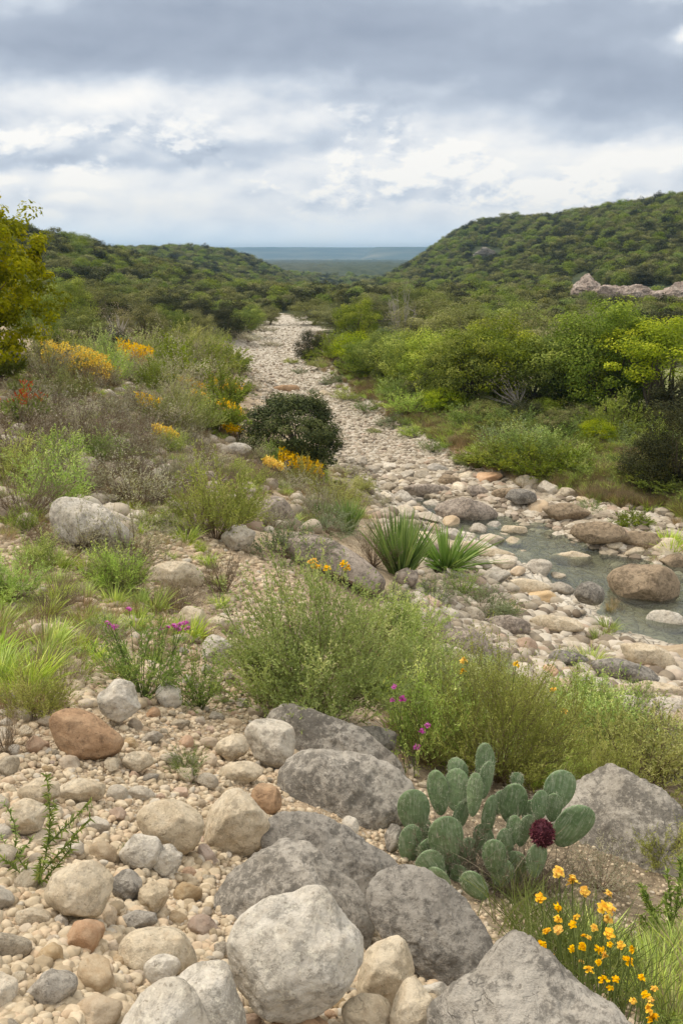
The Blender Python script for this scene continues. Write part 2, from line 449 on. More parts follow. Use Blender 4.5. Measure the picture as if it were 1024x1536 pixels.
# (pixel column, pixel row, horizontal range in metres)
CP = [
    # underfoot and near foreground
    (0, 1536, 1.50), (256, 1536, 1.55), (512, 1536, 1.62), (768, 1536, 1.80), (1024, 1536, 2.15),
    (0, 1400, 1.95), (256, 1400, 2.10), (512, 1400, 2.30), (768, 1400, 2.70), (1024, 1400, 3.2),
    (0, 1250, 2.60), (256, 1250, 2.80), (512, 1250, 3.20), (700, 1300, 3.30), (800, 1250, 4.0), (1024, 1250, 4.7),
    (0, 1100, 3.70), (256, 1100, 4.0), (512, 1100, 4.7), (740, 1130, 5.4), (900, 1110, 6.6), (1024, 1110, 7.2),
    (0, 950, 5.4), (200, 950, 5.9), (400, 980, 6.2), (560, 980, 7.4), (700, 1000, 8.7), (850, 1020, 9.6),
    (0, 850, 7.2), (150, 830, 7.8), (300, 850, 8.3), (450, 860, 9.2), (600, 860, 11.5), (620, 900, 10.3),
    (0, 740, 10.5), (150, 740, 11.2), (300, 740, 12.8), (430, 760, 13.5), (520, 780, 14.5),
    (0, 650, 14.0), (150, 650, 15.5), (300, 650, 18.5), (400, 690, 18.5), (480, 710, 20.0),
    (0, 580, 18.5), (150, 580, 22), (270, 590, 26), (340, 600, 28),
    (0, 530, 26), (120, 530, 33), (220, 530, 40), (320, 520, 50), (380, 500, 62),
    # left hill
    (-150, 480, 60), (20, 480, 62), (120, 485, 66), (250, 480, 76), (350, 487, 84), (400, 476, 100),
    (0, 400, 120), (120, 420, 120), (200, 440, 125), (300, 465, 120), (390, 462, 140),
    (-150, 330, 190), (0, 350, 185), (70, 362, 185), (150, 382, 190), (250, 408, 190), (330, 430, 190), (420, 455, 200),
    (-150, 420, 290), (0, 420, 290), (120, 420, 290), (250, 420, 280), (400, 430, 290), (470, 446, 280),
    (0, 388, 420), (180, 384, 420), (280, 382, 430), (370, 392, 430), (430, 430, 420), (500, 452, 400), (540, 448, 420),
    (0, 400, 620), (280, 410, 640), (430, 420, 640), (512, 425, 640), (560, 425, 640),
    # right flood plain and hill
    (520, 505, 66), (600, 545, 47), (700, 590, 36), (800, 640, 29.5), (900, 690, 25.5), (1024, 720, 23.5),
    (560, 490, 78), (700, 520, 60), (850, 540, 50), (1024, 560, 45), (1180, 560, 45),
    (560, 470, 105), (700, 490, 90), (850, 495, 85), (1024, 500, 80), (1180, 490, 80),
    (560, 450, 200), (700, 458, 150), (850, 462, 130), (1024, 462, 118), (1180, 455, 118),
    (640, 420, 300), (750, 430, 220), (880, 425, 172), (1024, 420, 155), (1180, 410, 155),
    (620, 405, 380), (700, 385, 330), (800, 390, 250), (900, 385, 225), (1024, 365, 215), (1180, 350, 215),
    (590, 422, 460), (640, 390, 440), (700, 347, 420), (760, 340, 400), (820, 342, 370), (900, 328, 335), (1024, 306, 310), (1180, 290, 310),
    (590, 440, 640), (700, 400, 640), (850, 400, 640), (1024, 380, 640), (1180, 380, 640),
]

def cp_xyz():
    out = []
    for u, v, r in CP:
        d = ray(u, v); h = math.hypot(d[0], d[1])
        out.append(d * (r / h))
    P = np.array(out)
    extra = []
    for th in np.radians([-30, -15, 0, 15, 30]):
        for r, z in ((0.3, -1.55), (0.9, -1.56)):
            extra.append((r * math.sin(th), r * math.cos(th), z - 0.25 * max(0, math.sin(th)) * r))
    return np.concatenate([P, np.array(extra)])

_C = cp_xyz()
_ct = np.arctan2(_C[:, 0], _C[:, 1]); _cl = np.log(np.hypot(_C[:, 0], _C[:, 1]))
KT = 2.4
_cz = _C[:, 2] / np.exp(_cl)          # interpolate the slope below eye level, which is smooth in the polar frame

def _tps_k(d2):
    return np.where(d2 > 1e-12, 0.5 * d2 * np.log(d2 + 1e-20), 0)

def _tps_fit(a, b, z, lam=2e-3):
    n = len(a)
    K = _tps_k((a[:, None] - a) ** 2 + (b[:, None] - b) ** 2) + lam * np.eye(n)
    P = np.stack([np.ones(n), a, b], 1)
    A = np.zeros((n + 3, n + 3)); A[:n, :n] = K; A[:n, n:] = P; A[n:, :n] = P.T
    return np.linalg.solve(A, np.concatenate([z, np.zeros(3)]))

_w = _tps_fit(_ct * KT, _cl, _cz)

def tps(th, lr):
    sh = th.shape; a = th.ravel() * KT; b = lr.ravel()
    out = np.empty(a.shape)
    for i in range(0, len(a), 20000):
        s = slice(i, i + 20000)
        K = _tps_k((a[s, None] - _ct * KT) ** 2 + (b[s, None] - _cl) ** 2)
        out[s] = K @ _w[:-3] + _w[-3] + _w[-2] * a[s] + _w[-1] * b[s]
    return out.reshape(sh) * np.exp(lr)

BED_IMG = [(418, 472), (398, 488), (368, 512), (345, 535), (352, 560), (362, 590), (400, 610), (470, 655), (515, 705), (548, 735), (575, 770),
           (612, 815), (665, 868), (735, 915), (810, 945), (850, 985), (900, 1020), (1000, 1050), (1250, 1150),
           (1350, 850), (1100, 800), (960, 775), (860, 752), (770, 728), (700, 700), (640, 665), (575, 628), (512, 590),
           (480, 560), (464, 535), (470, 512), (492, 496), (470, 484), (436, 474)]
WAT_IMG = [(590, 745), (640, 746), (720, 760), (800, 776), (880, 802), (960, 834), (1040, 852), (1300, 900), (1300, 1090),
           (1040, 998), (985, 968), (925, 935), (880, 905), (835, 888), (790, 862), (745, 838), (690, 805), (640, 780)]
BED = on_plane(BED_IMG, ZW); WAT = on_plane(WAT_IMG, ZW)

TH = np.radians(np.concatenate([np.linspace(-180, -36, 40, endpoint=False), np.linspace(-36, 36, 901), np.linspace(36, 180, 41)[1:]]))
LRr = np.log(np.concatenate([np.geomspace(0.2, 1, 25, endpoint=False), np.geomspace(1, 130, 640, endpoint=False),
                             np.geomspace(130, 800, 150, endpoint=False), np.geomspace(800, 7000, 110)]))

def make_terrain():
    T, L = np.meshgrid(TH, LRr, indexing='ij')
    R = np.exp(L); X = R * np.sin(T); Y = R * np.cos(T)
    # near-field values come from the visible wedge, continued round the back
    lim = math.radians(33)
    Tc = np.clip(T, -lim, lim)
    front = np.abs(TH) <= lim + 1e-6
    Z = np.empty_like(T)
    Lc = np.minimum(L, math.log(640))
    Z[front] = tps(T[front], Lc[front]) * 1.0
    left = tps(np.full(len(LRr), -lim), Lc[0]); right = tps(np.full(len(LRr), lim), Lc[0])
    for i in np.where(~front)[0]:
        a = abs(TH[i]); k = sstep(np.array(a), lim, math.pi) * 0.5
        e, o = (left, right) if TH[i] < 0 else (right, left)
        Z[i] = e * (1 - k) + o * k
    # far country
    el = L - math.log(640)
    far = np.interp(R, [640, 900, 1400, 2300, 3400, 4100, 4900, 5400, 7500], [-17, -20, -24, -27, -12, -8, 46, 51, 52])
    far = far + fbm2(X, Y, 1 / 900, 3, 3.0) * 5 * sstep(R, 1200, 2500) * (1 - sstep(R, 4600, 5000)) + fbm2(X, Y, 1 / 420, 3, 4.4) * 13 * sstep(R, 900, 1300) * (1 - sstep(R, 2600, 3300))
    far = far + np.abs(fbm2(X, Y, 1 / 260, 4, 8.0)) * 7 * sstep(R, 4600, 5000)
    # a second, nearer mesa that closes the view on the right
    mesa = sstep(T, math.radians(1.0), math.radians(2.2) ) * sstep(R, 3500, 4400)
    far = np.maximum(far, -10 + mesa * 55)
    kf = sstep(R, 560, 900)
    Z = Z * (1 - kf) + far * kf
    # creek
    sdb = np.full(X.shape, 50.0); sdw = np.full(X.shape, 50.0)
    sel = (R < 140) & (R > 5) & (np.abs(T) < math.radians(60))
    sdb[sel] = poly_sd(X[sel], Y[sel], BED); sdw[sel] = poly_sd(X[sel], Y[sel], WAT)
    wob = fbm2(X, Y, 0.9, 3, 9.0) * 0.9 + fbm2(X, Y, 0.22, 2, 19.0) * 1.4
    near = np.clip(R / 20, 0.3, 1.6)
    d = sdb + wob * near * 0.8
    bedz = ZW + 0.10 + 0.16 * fbm2(X, Y, 0.35, 4, 1.0) + 0.10 * np.abs(fbm2(X, Y, 1.3, 4, 5.0)) + 0.05 * fbm2(X, Y, 4.0, 3, 6.0)
    # flat ledges with little steps
    st = fbm2(X, Y, 0.5, 3, 31.0)
    bedz += 0.07 * (np.floor(st * 6) / 6 + 0.5 * st)
    dw = sdw + wob * 0.6
    inw = 1 - sstep(dw, -1.0, 0.45)
    wetz = ZW - 0.14 + 0.34 * fbm2(X, Y, 0.55, 4, 12.0) + 0.05 * fbm2(X, Y, 3.0, 3, 13.0)
    bedz = bedz * (1 - inw) + wetz * inw
    inb = 1 - sstep(d, -0.9 * near, 0.9 * near)
    bank = np.where(R < 140, np.maximum(Z, ZW + 0.12), Z)
    Z = bank * (1 - inb) + bedz * inb
    # relief of the slope
    nearf = 1 - sstep(R, 120, 400)
    Z += (1 - inb) * (fbm2(X, Y, 0.45, 4, 21.0) * 0.20 * sstep(R, 3.0, 14) + fbm2(X, Y, 1.7, 4, 22.0) * 0.06 * sstep(R, 1.5, 5)
                      + fbm2(X, Y, 6.0, 4, 23.0) * 0.022) * nearf
    crust = np.maximum(0, fbm2(X, Y, 9.0, 4, 41.0) * 1.0) * 0.035 + fbm2(X, Y, 28.0, 3, 42.0) * 0.008
    Z += crust * (1 - sstep(R, 10, 18)) * (1 - inb)
    rub = np.abs(fbm2(X, Y, 2.6, 3, 51.0)) * 0.22 + np.abs(fbm2(X, Y, 7.0, 2, 52.0)) * 0.08
    rubm = inb * (1 - inw) * sstep(fbm2(X, Y, 0.25, 2, 55.0), -0.35, 0.15) * (1 - sstep(R, 60, 110))
    Z += rub * rubm
    Z += fbm2(X, Y, 1 / 40, 4, 61.0) * 3.0 * sstep(R, 110, 260) * (1 - sstep(R, 900, 3000))
    # canopy relief of the far woods (beyond where single trees can be told apart)
    Z += np.abs(fbm2(X, Y, 1 / 22, 4, 71.0)) * 7.0 * sstep(R, 560, 700) * (1 - sstep(R, 2600, 3300))
    return T, L, R, X, Y, Z, inb, inw

T_, L_, R_, X_, Y_, Z_, INB, INW = make_terrain()

def _gi(x, y):
    th = np.arctan2(x, y); lr = np.log(np.maximum(np.hypot(x, y), 0.21))
    fi = np.interp(th, TH, np.arange(len(TH))); fj = np.interp(lr, LRr, np.arange(len(LRr)))
    i = np.clip(np.floor(fi).astype(int), 0, len(TH) - 2); j = np.clip(np.floor(fj).astype(int), 0, len(LRr) - 2)
    return i, j, fi - i, fj - j

def samp(A, x, y):
    i, j, a, b = _gi(x, y)
    return (A[i, j] * (1 - a) * (1 - b) + A[i + 1, j] * a * (1 - b) + A[i, j + 1] * (1 - a) * b + A[i + 1, j + 1] * a * b)

def H(x, y):
    return samp(Z_, np.asarray(x, float), np.asarray(y, float))

def normal(x, y, e=0.12):
    gx = (H(x + e, y) - H(x - e, y)) / (2 * e); gy = (H(x, y + e) - H(x, y - e)) / (2 * e)
    n = np.stack([-gx, -gy, np.ones_like(gx)], -1)
    return n / np.linalg.norm(n, axis=-1, keepdims=True)

_ts = np.geomspace(0.9, 900, 900)
def hit(u, v):
    """first terrain point seen through pixel(s) (u, v); nan where the ray meets only sky"""
    u = np.atleast_1d(np.asarray(u, float)); v = np.atleast_1d(np.asarray(v, float))
    out = np.full((len(u), 3), np.nan)
    for s in range(0, len(u), 2000):
        d = ray(u[s:s + 2000], v[s:s + 2000])
        P = d[:, None, :] * _ts[None, :, None]
        g = P[..., 2] - H(P[..., 0], P[..., 1])
        below = g < 0
        k = np.argmax(below, 1); ok = below.any(1) & (k > 0)
        kk = np.maximum(k, 1); idx = np.arange(len(d))
        g0 = g[idx, kk - 1]; g1 = g[idx, kk]
        t = _ts[kk - 1] + (_ts[kk] - _ts[kk - 1]) * g0 / np.where(g0 - g1 == 0, 1, g0 - g1)
        p = d * t[:, None]; p[:, 2] = H(p[:, 0], p[:, 1])
        out[s:s + 2000] = np.where(ok[:, None], p, np.nan)
    return out

def hit1(u, v):
    return hit([u], [v])[0]

U_, V_, D_ = project(np.stack([X_, Y_, Z_], -1))
def img_mask(poly, soft):
    m = np.zeros(U_.shape)
    ok = (D_ > 0.3) & (R_ < 900) & (R_ > 1) & (np.abs(T_) < math.radians(34))
    m[ok] = 1 - sstep(poly_sd(U_[ok], V_[ok], poly), -soft, soft)
    return m

# ground regions, as seen in the photograph and laid on the terrain
GRAVEL_IMG = [(-60, 1030), (60, 1050), (200, 1070), (250, 960), (330, 900), (400, 980), (440, 1050), (560, 1070), (640, 1180),
              (620, 1320), (720, 1420), (640, 1560), (-60, 1560)]
DIRT_IMG = [(-60, 690), (60, 680), (130, 720), (260, 740), (420, 850), (470, 900), (360, 960), (260, 900), (140, 880), (100, 1000), (-60, 1040)]
BANK_IMG = [(640, 880), (760, 930), (860, 980), (1060, 1060), (1060, 1120), (900, 1090), (780, 1030), (640, 1000), (560, 960), (590, 900)]
MEADOW_IMG = [(500, 500), (640, 500), (1100, 520), (1100, 800), (960, 770), (860, 740), (740, 700), (640, 650), (560, 610), (500, 560), (480, 530)]

def build_ground():
    nT, nL = T_.shape
    gravel = np.clip(img_mask(GRAVEL_IMG, 25) + fbm2(X_, Y_, 2.0, 3, 81.0) * 0.4, 0, 1) * (R_ < 8)
    dirt = np.clip(img_mask(DIRT_IMG, 15) + fbm2(X_, Y_, 1.2, 3, 82.0) * 0.5 * (R_ < 20), 0, 1)
    bankm = np.clip(img_mask(BANK_IMG, 15), 0, 1)
    litterm = img_mask([(560, 1250), (600, 1160), (560, 1060), (640, 1000), (1060, 1090), (1060, 1560), (700, 1560), (740, 1400), (640, 1300)], 30)
    mead = np.clip(sstep(T_ * R_ - 0, 0, 1), 0, 1)
    right = sstep(np.degrees(T_), -2, 0.5) * sstep(R_, 17, 22)
    wood = sstep(R_, 48, 70) * (1 - INB) * (1 - sstep(R_, 2500, 3000))
    field = sstep(R_, 2700, 3000) * (1 - sstep(R_, 3800, 4000))
    wood = np.maximum(wood, sstep(R_, 2700, 3000))
    idx = (np.arange(nT)[:, None] * nL + np.arange(nL)[None]).astype(np.int64)
    a = idx[:-1, :-1].ravel(); b = idx[1:, :-1].ravel(); c = idx[1:, 1:].ravel(); d = idx[:-1, 1:].ravel()
    V = np.stack([X_, Y_, Z_], -1).reshape(-1, 3)
    me_mat = ground_mat()
    V2 = np.concatenate([V, [[0, 0, Z_[:, 0].mean()]]])
    ci = len(V)
    ring = idx[:, 0]
    tri = np.stack([ring[:-1], np.full(nT - 1, ci), ring[1:]], 1)
    # one sheet: quads plus the centre fan share the vertex list
    me = bpy.data.meshes.new('ground')
    quads = np.stack([a, d, c, b], 1)
    me.vertices.add(len(V2)); me.vertices.foreach_set('co', V2.astype(np.float32).ravel())
    loops = np.concatenate([quads.ravel(), tri.ravel()])
    st = np.concatenate([np.arange(len(quads)) * 4, len(quads) * 4 + np.arange(len(tri)) * 3])
    tt = np.concatenate([np.full(len(quads), 4), np.full(len(tri), 3)])
    me.loops.add(len(loops)); me.loops.foreach_set('vertex_index', loops.astype(np.int32))
    me.polygons.add(len(st)); me.polygons.foreach_set('loop_start', st.astype(np.int32)); me.polygons.foreach_set('loop_total', tt.astype(np.int32))
    me.polygons.foreach_set('use_smooth', np.ones(len(st), bool))
    for nm, A in (('bed', INB), ('wet', INW), ('gravel', np.maximum(gravel, bankm)), ('dirt', dirt), ('right', right), ('wood', wood), ('field', field), ('litter', litterm), ('mesa', sstep(R_, 3600, 4000))):
        at = me.attributes.new(nm, 'FLOAT', 'POINT')
        at.data.foreach_set('value', np.append(A.ravel(), 0).astype(np.float32))
    me.materials.append(me_mat); me.update(calc_edges=True)
    o = link('ground', me); tag(o, kind='structure'); o['label'] = 'stony slope, creek bed and hills'
    return o

def ground_mat():
    m, t, out = new_mat('stony_ground')
    tc = t.add('ShaderNodeTexCoord'); P = tc.outputs['Object']
    A = lambda n: t.add('ShaderNodeAttribute', attribute_name=n).outputs['Fac']
    n_big = t.noise(P, 0.6, 5, 0.6); n_mid = t.noise(P, 5, 6, 0.65); n_f = t.noise(P, 40, 5, 0.7); n_ff = t.noise(P, 160, 3, 0.7)
    # soil with litter
    soil = t.mix(t.sstep(n_mid, 0.35, 0.68), (0.36, 0.275, 0.185), (0.50, 0.41, 0.29))
    litter = t.mix(t.sstep(n_f, 0.35, 0.6), (0.12, 0.10, 0.06), (0.26, 0.22, 0.14))
    c = t.mix(t.math('MULTIPLY', t.sstep(n_big, 0.42, 0.66), 0.6), soil, litter)
    dirt = t.mix(t.sstep(n_f, 0.35, 0.65), (0.36, 0.26, 0.17), (0.50, 0.40, 0.28))
    c = t.mix(t.math('MULTIPLY', A('dirt'), 0.85), c, dirt)
    lit2 = t.mix(t.sstep(t.noise(P, 22, 5, 0.7), 0.35, 0.62), (0.10, 0.075, 0.05), (0.27, 0.215, 0.145))
    c = t.mix(t.math('MULTIPLY', A('litter'), 0.9), c, lit2)
    # gravel: cells of stone colours with dark gaps
    vc = t.vor(P, 70, 'F1', 'Color'); vd = t.vor(P, 70, 'DISTANCE_TO_EDGE')
    sepc = t.add('ShaderNodeSeparateColor'); t.link(vc, sepc.inputs[0])
    gcol = t.ramp(sepc.outputs[0], [(0, (0.30, 0.22, 0.14)), (0.4, (0.42, 0.32, 0.21)), (0.7, (0.50, 0.41, 0.29)), (1, (0.40, 0.36, 0.30))])
    gcol = t.mix(t.sstep(vd, 0.0, 0.012), (0.14, 0.10, 0.065), gcol)
    gcol = t.mix(t.sstep(n_mid, 0.45, 0.6), gcol, dirt)
    c = t.mix(A('gravel'), c, gcol)
    # right flood plain: green ground, woods: dark leaf litter
    mead = t.mix(t.sstep(n_mid, 0.35, 0.65), (0.12, 0.155, 0.045), (0.24, 0.26, 0.10))
    c = t.mix(t.math('MULTIPLY', A('right'), 0.85), c, mead)
    wd = t.mix(t.sstep(t.noise(P, 0.08, 5, 0.6), 0.35, 0.65), (0.024, 0.036, 0.016), (0.055, 0.066, 0.028))
    c = t.mix(t.math('MULTIPLY', A('wood'), 0.95), c, wd)
    fn = t.noise(t.vmath('MULTIPLY', P, (0.45, 1, 1)), 0.0032, 5, 0.6)
    fc = t.mix(t.sstep(fn, 0.46, 0.56), (0.06, 0.075, 0.035), (0.30, 0.255, 0.15))
    c = t.mix(A('field'), c, fc)
    fp = t.noise(t.vmath('MULTIPLY', P, (1, 1, 3)), 0.0055, 6, 0.65)
    c = t.mix(t.math('MULTIPLY', t.math('MULTIPLY', A('mesa'), t.sstep(fp, 0.40, 0.62)), 0.8), c, (0.17, 0.165, 0.09))
    # creek bed: bleached limestone rubble, darker in hollows and cracks
    v2c = t.vor(P, 5.5, 'F1', 'Color'); sp2 = t.add('ShaderNodeSeparateColor'); t.link(v2c, sp2.inputs[0])
    v2d = t.vor(P, 5.5, 'DISTANCE_TO_EDGE')
    bc = t.ramp(t.math('ADD', t.math('MULTIPLY', n_mid, 0.75), t.math('MULTIPLY', sp2.outputs[0], 0.28)),
                [(0.22, (0.22, 0.18, 0.135)), (0.42, (0.46, 0.41, 0.33)), (0.68, (0.64, 0.59, 0.50))])
    crack = t.math('MULTIPLY', t.math('SUBTRACT', 1.0, t.sstep(v2d, 0.0, 0.05)), t.sstep(t.noise(P, 0.8, 3), 0.42, 0.6))
    bc = t.mix(t.math('MULTIPLY', crack, 0.7), bc, (0.13, 0.105, 0.075))
    bc = t.mix(t.math('MULTIPLY', t.sstep(n_f, 0.52, 0.66), 0.4), bc, (0.24, 0.19, 0.14))
    wetc = t.mix(t.sstep(n_mid, 0.35, 0.65), (0.17, 0.155, 0.10), (0.33, 0.29, 0.20))
    geo = t.add('ShaderNodeNewGeometry'); sg = t.add('ShaderNodeSeparateXYZ'); t.link(geo.outputs['Position'], sg.inputs[0])
    under = t.math('SUBTRACT', 1.0, t.sstep(sg.outputs[2], ZW - 0.01, ZW + 0.035))
    bc = t.mix(t.math('MULTIPLY', under, A('wet')), bc, wetc)
    c = t.mix(t.sstep(t.math('ADD', A('bed'), t.math('MULTIPLY', t.math('SUBTRACT', n_mid, 0.5), 0.5)), 0.35, 0.6), c, bc)
    c = t.vmath('SCALE', c, scale=t.math('ADD', 0.8, t.math('MULTIPLY', n_ff, 0.4)))
    h = t.math('ADD', t.math('MULTIPLY', n_mid, 0.03), t.math('MULTIPLY', n_f, 0.008))
    h = t.math('ADD', h, t.math('MULTIPLY', t.math('MULTIPLY', t.sstep(vd, 0, 0.3), A('gravel')), 0.006))
    h = t.math('ADD', h, t.math('MULTIPLY', n_ff, 0.002))
    h = t.math('ADD', h, t.math('MULTIPLY', t.math('MULTIPLY', t.sstep(v2d, 0, 0.12), A('bed')), 0.05))
    p = principled(t, c, 0.95, 0.15, bumpn(t, h, 1.0, 0.8))
    t.link(p.outputs[0], out.inputs[0])
    return m

GROUND = build_ground()

def build_water():
    m, t, out = new_mat('shallow_creek_water')
    tc = t.add('ShaderNodeTexCoord'); P = tc.outputs['Object']
    h = t.math('ADD', t.noise(t.vmath('MULTIPLY', P, (1, 0.6, 1)), 5.0, 4, 0.6, 0.6), t.math('MULTIPLY', t.noise(P, 16, 3, 0.6), 0.35))
    b = bumpn(t, h, 0.05, 0.35)
    gl = t.add('ShaderNodeBsdfGlossy'); gl.inputs['Roughness'].default_value = 0.04; t.link(b, gl.inputs['Normal'])
    gl.inputs[0].default_value = (0.9, 0.95, 1, 1)
    tr = t.add('ShaderNodeBsdfTransparent'); tr.inputs[0].default_value = (0.78, 0.84, 0.76, 1)
    df = t.add('ShaderNodeBsdfDiffuse'); df.inputs[0].default_value = (0.25, 0.26, 0.225, 1)
    fr = t.add('ShaderNodeFresnel'); fr.inputs['IOR'].default_value = 1.33; t.link(b, fr.inputs['Normal'])
    m1 = t.add('ShaderNodeMixShader'); m1.inputs[0].default_value = 0.16
    t.link(tr.outputs[0], m1.inputs[1]); t.link(df.outputs[0], m1.inputs[2])
    m2 = t.add('ShaderNodeMixShader'); t.link(t.math('MULTIPLY', fr.outputs[0], 1.0, clamp=True), m2.inputs[0])
    t.link(m1.outputs[0], m2.inputs[1]); t.link(gl.outputs[0], m2.inputs[2])
    t.link(m2.outputs[0], out.inputs[0])
    c = WAT.mean(0)
    pts = []
    for p in WAT:
        d = p - c; pts.append(p + d / np.linalg.norm(d) * 0.9)
    me = bpy.data.meshes.new('water')
    me.from_pydata([(p[0], p[1], ZW) for p in pts], [], [list(range(len(pts)))])
    me.materials.append(m); me.update()
    if me.polygons[0].normal.z < 0: me.flip_normals()
    tag(link('water', me), 'shallow grey-green creek water', kind='structure')
build_water()

# ---------------------------------------------------------------- stones
import bmesh
_ico = {}
def ico(sub):
    if sub not in _ico:
        bm = bmesh.new(); bmesh.ops.create_icosphere(bm, subdivisions=sub, radius=1.0)
        _ico[sub] = (np.array([v.co[:] for v in bm.verts]), np.array([[v.index for v in f.verts] for f in bm.faces]))
        bm.free()
    return _ico[sub]

def facet(V, rng, n=7, lo=0.62, hi=0.92, hard=0.85):
    for _ in range(n):
        d = rng.normal(size=3); d /= np.linalg.norm(d)
        o = rng.uniform(lo, hi) - 0.004 * n
        k = V @ d - o
        V = V - np.where(k > 0, k * hard, 0)[:, None] * d
    return V

def rock_unit(seed, sub=3, nf=7, rough=0.12, squash=(1, 1, 1)):
    rng = np.random.default_rng(seed)
    V, Fa = ico(sub)
    V = facet(V.copy(), rng, nf)
    n = V / np.linalg.norm(V, axis=1)[:, None]
    V = V + n * (fbm(V * 1.2 + seed * 3.1, 3)[:, None] * rough * 1.6 + fbm(V * 4 + seed, 3)[:, None] * rough * 0.35)
    V = V * np.array(squash)
    V = V / np.abs(V).max(0)
    return V, Fa

def smooth_closed(poly, n=64):
    """closed curve through outline points, as radius over angle about its centre"""
    P = np.array(poly, float)
    m = len(P); t = np.linspace(0, m, 200, endpoint=False); i = np.floor(t).astype(int); f = (t - i)[:, None]
    p0, p1, p2, p3 = P[(i - 1) % m], P[i % m], P[(i + 1) % m], P[(i + 2) % m]
    Q = 0.5 * ((2 * p1) + (-p0 + p2) * f + (2 * p0 - 5 * p1 + 4 * p2 - p3) * f ** 2 + (-p0 + 3 * p1 - 3 * p2 + p3) * f ** 3)
    return Q

def ell(u, v, w, h, seed=None, n=11, tilt=0.0):
    """irregular rounded outline of width w and height h"""
    rng = np.random.default_rng(seed if seed is not None else int(u * 7 + v * 13))
    out = []
    for k in range(n):
        a = 2 * math.pi * k / n + rng.uniform(-0.15, 0.15)
        r = rng.uniform(0.90, 1.10)
        x, y = math.cos(a) * w / 2 * r, math.sin(a) * h / 2 * r
        out.append((u + x * math.cos(tilt) - y * math.sin(tilt), v + x * math.sin(tilt) + y * math.cos(tilt)))
    return out

TAKEN = []          # (u, v, radius px) of hand-placed stones, so that the loose cobbles keep off them

def outline_stone(name, poly, mat, label, cat='rock', group=None, thick=0.9, sub=5, rough=0.05, nf=5, sink=0.12, seed=None, push=0.0,
                  strata=0.0, hitpix=None, flat=2.0, lift=None):
    """a stone whose outline from the path is `poly`; it has its own distance, real size and thickness"""
    Q = smooth_closed(poly)
    c = (Q.max(0) + Q.min(0)) / 2
    seed = seed if seed is not None else int(c[0] * 3 + c[1] * 5)
    rng = np.random.default_rng(seed)
    hp = hit1(*(hitpix or (c[0], c[1])))
    view = ray(c[0], c[1]); dist_scale = 1 / np.linalg.norm(view)
    vdir = view * dist_scale
    dep = (hp @ FW) * (1 - push)
    # frame facing the viewer
    right = np.cross(vdir, [0, 0, 1]); right /= np.linalg.norm(right)
    up = np.cross(right, vdir)
    n = normal(hp[0:1], hp[1:2], 0.3)[0]
    hh = (Q[:, 1].max() - Q[:, 1].min()) / 2
    halfm = hh * dep / F0
    s = halfm * (up @ n) / max(1e-3, (-vdir) @ n) * (1 - sink)
    s = min(s, dep * 0.4) if lift is None else lift
    ctr = view * (dep - s * 0.98)
    dep2 = ctr @ FW
    V, Fa = ico(sub)
    V = V.copy()
    # outline radii
    ang = np.arctan2(-(Q[:, 1] - c[1]), Q[:, 0] - c[0]); rad = np.hypot(Q[:, 0] - c[0], Q[:, 1] - c[1])
    o = np.argsort(ang); ang = ang[o]; rad = rad[o]
    va = np.arctan2(V[:, 1], V[:, 0])
    rr = np.interp(va, np.concatenate([ang[-3:] - 2 * math.pi, ang, ang[:3] + 2 * math.pi]), np.concatenate([rad[-3:], rad, rad[:3]]))
    rho = np.hypot(V[:, 0], V[:, 1])
    # square the profile a little: broad crown, rounded shoulders
    z = V[:, 2]
    zz = np.sign(z) * np.abs(z) ** 0.85 if flat == 2.0 else np.sign(z) * (1 - np.minimum(rho, 1) ** flat) ** (1 / flat)
    rh = rho ** (0.9 if flat == 2.0 else 0.75)
    cx = np.cos(va) * rh; cy = np.sin(va) * rh
    # facets only take from the front/back, keep silhouette
    W = np.stack([cx, cy, zz], 1)
    for _ in range(nf):
        d = rng.normal(size=3); d[2] = abs(d[2]) + 0.5; d /= np.linalg.norm(d)
        off = rng.uniform(0.66, 0.9); k = W @ d - off
        W = W - np.where(k > 0, k * 0.75, 0)[:, None] * d
    px = W[:, 0] * rr; py = W[:, 1] * rr
    szm = dep2 / F0
    tmean = math.sqrt((Q[:, 0].max() - Q[:, 0].min()) / 2 * hh) * szm * thick
    lx, ly, lz = px * szm, py * szm, W[:, 2] * tmean
    Pw = ctr + lx[:, None] * right + ly[:, None] * up + lz[:, None] * (-vdir)
    nr = Pw - ctr; nl = np.linalg.norm(nr, axis=1)[:, None] + 1e-9; nr = nr / nl
    size = math.sqrt(halfm * (Q[:, 0].max() - Q[:, 0].min()) / 2 * szm)
    q = (Pw - ctr) / size
    disp = fbm(q * 1.3 + seed, 3) * rough * 1.0 + fbm(q * 4.5 + seed, 4) * rough * 0.75 + fbm(q * 14 + seed, 3) * rough * 0.22
    if strata:
        zq = Pw[:, 2] / size
        disp = disp + strata * (np.abs(fbm(np.stack([q[:, 0] * 1.2, q[:, 1] * 1.2, zq * 6], 1) + seed, 4)) - 0.2)
    Pw = Pw + nr * (disp * size)[:, None]
    base = hp.copy()
    me = mesh_np(name, [((Pw - base), Fa, 0)], mat, smooth=True)
    ob = link(name, me); ob.location = base
    tag(ob, label, cat, group, 'thing')
    TAKEN.append((c[0], c[1], (Q[:, 0].max() - Q[:, 0].min()) / 2 * 0.93, hh * 0.93))
    return ob

OS = outline_stone
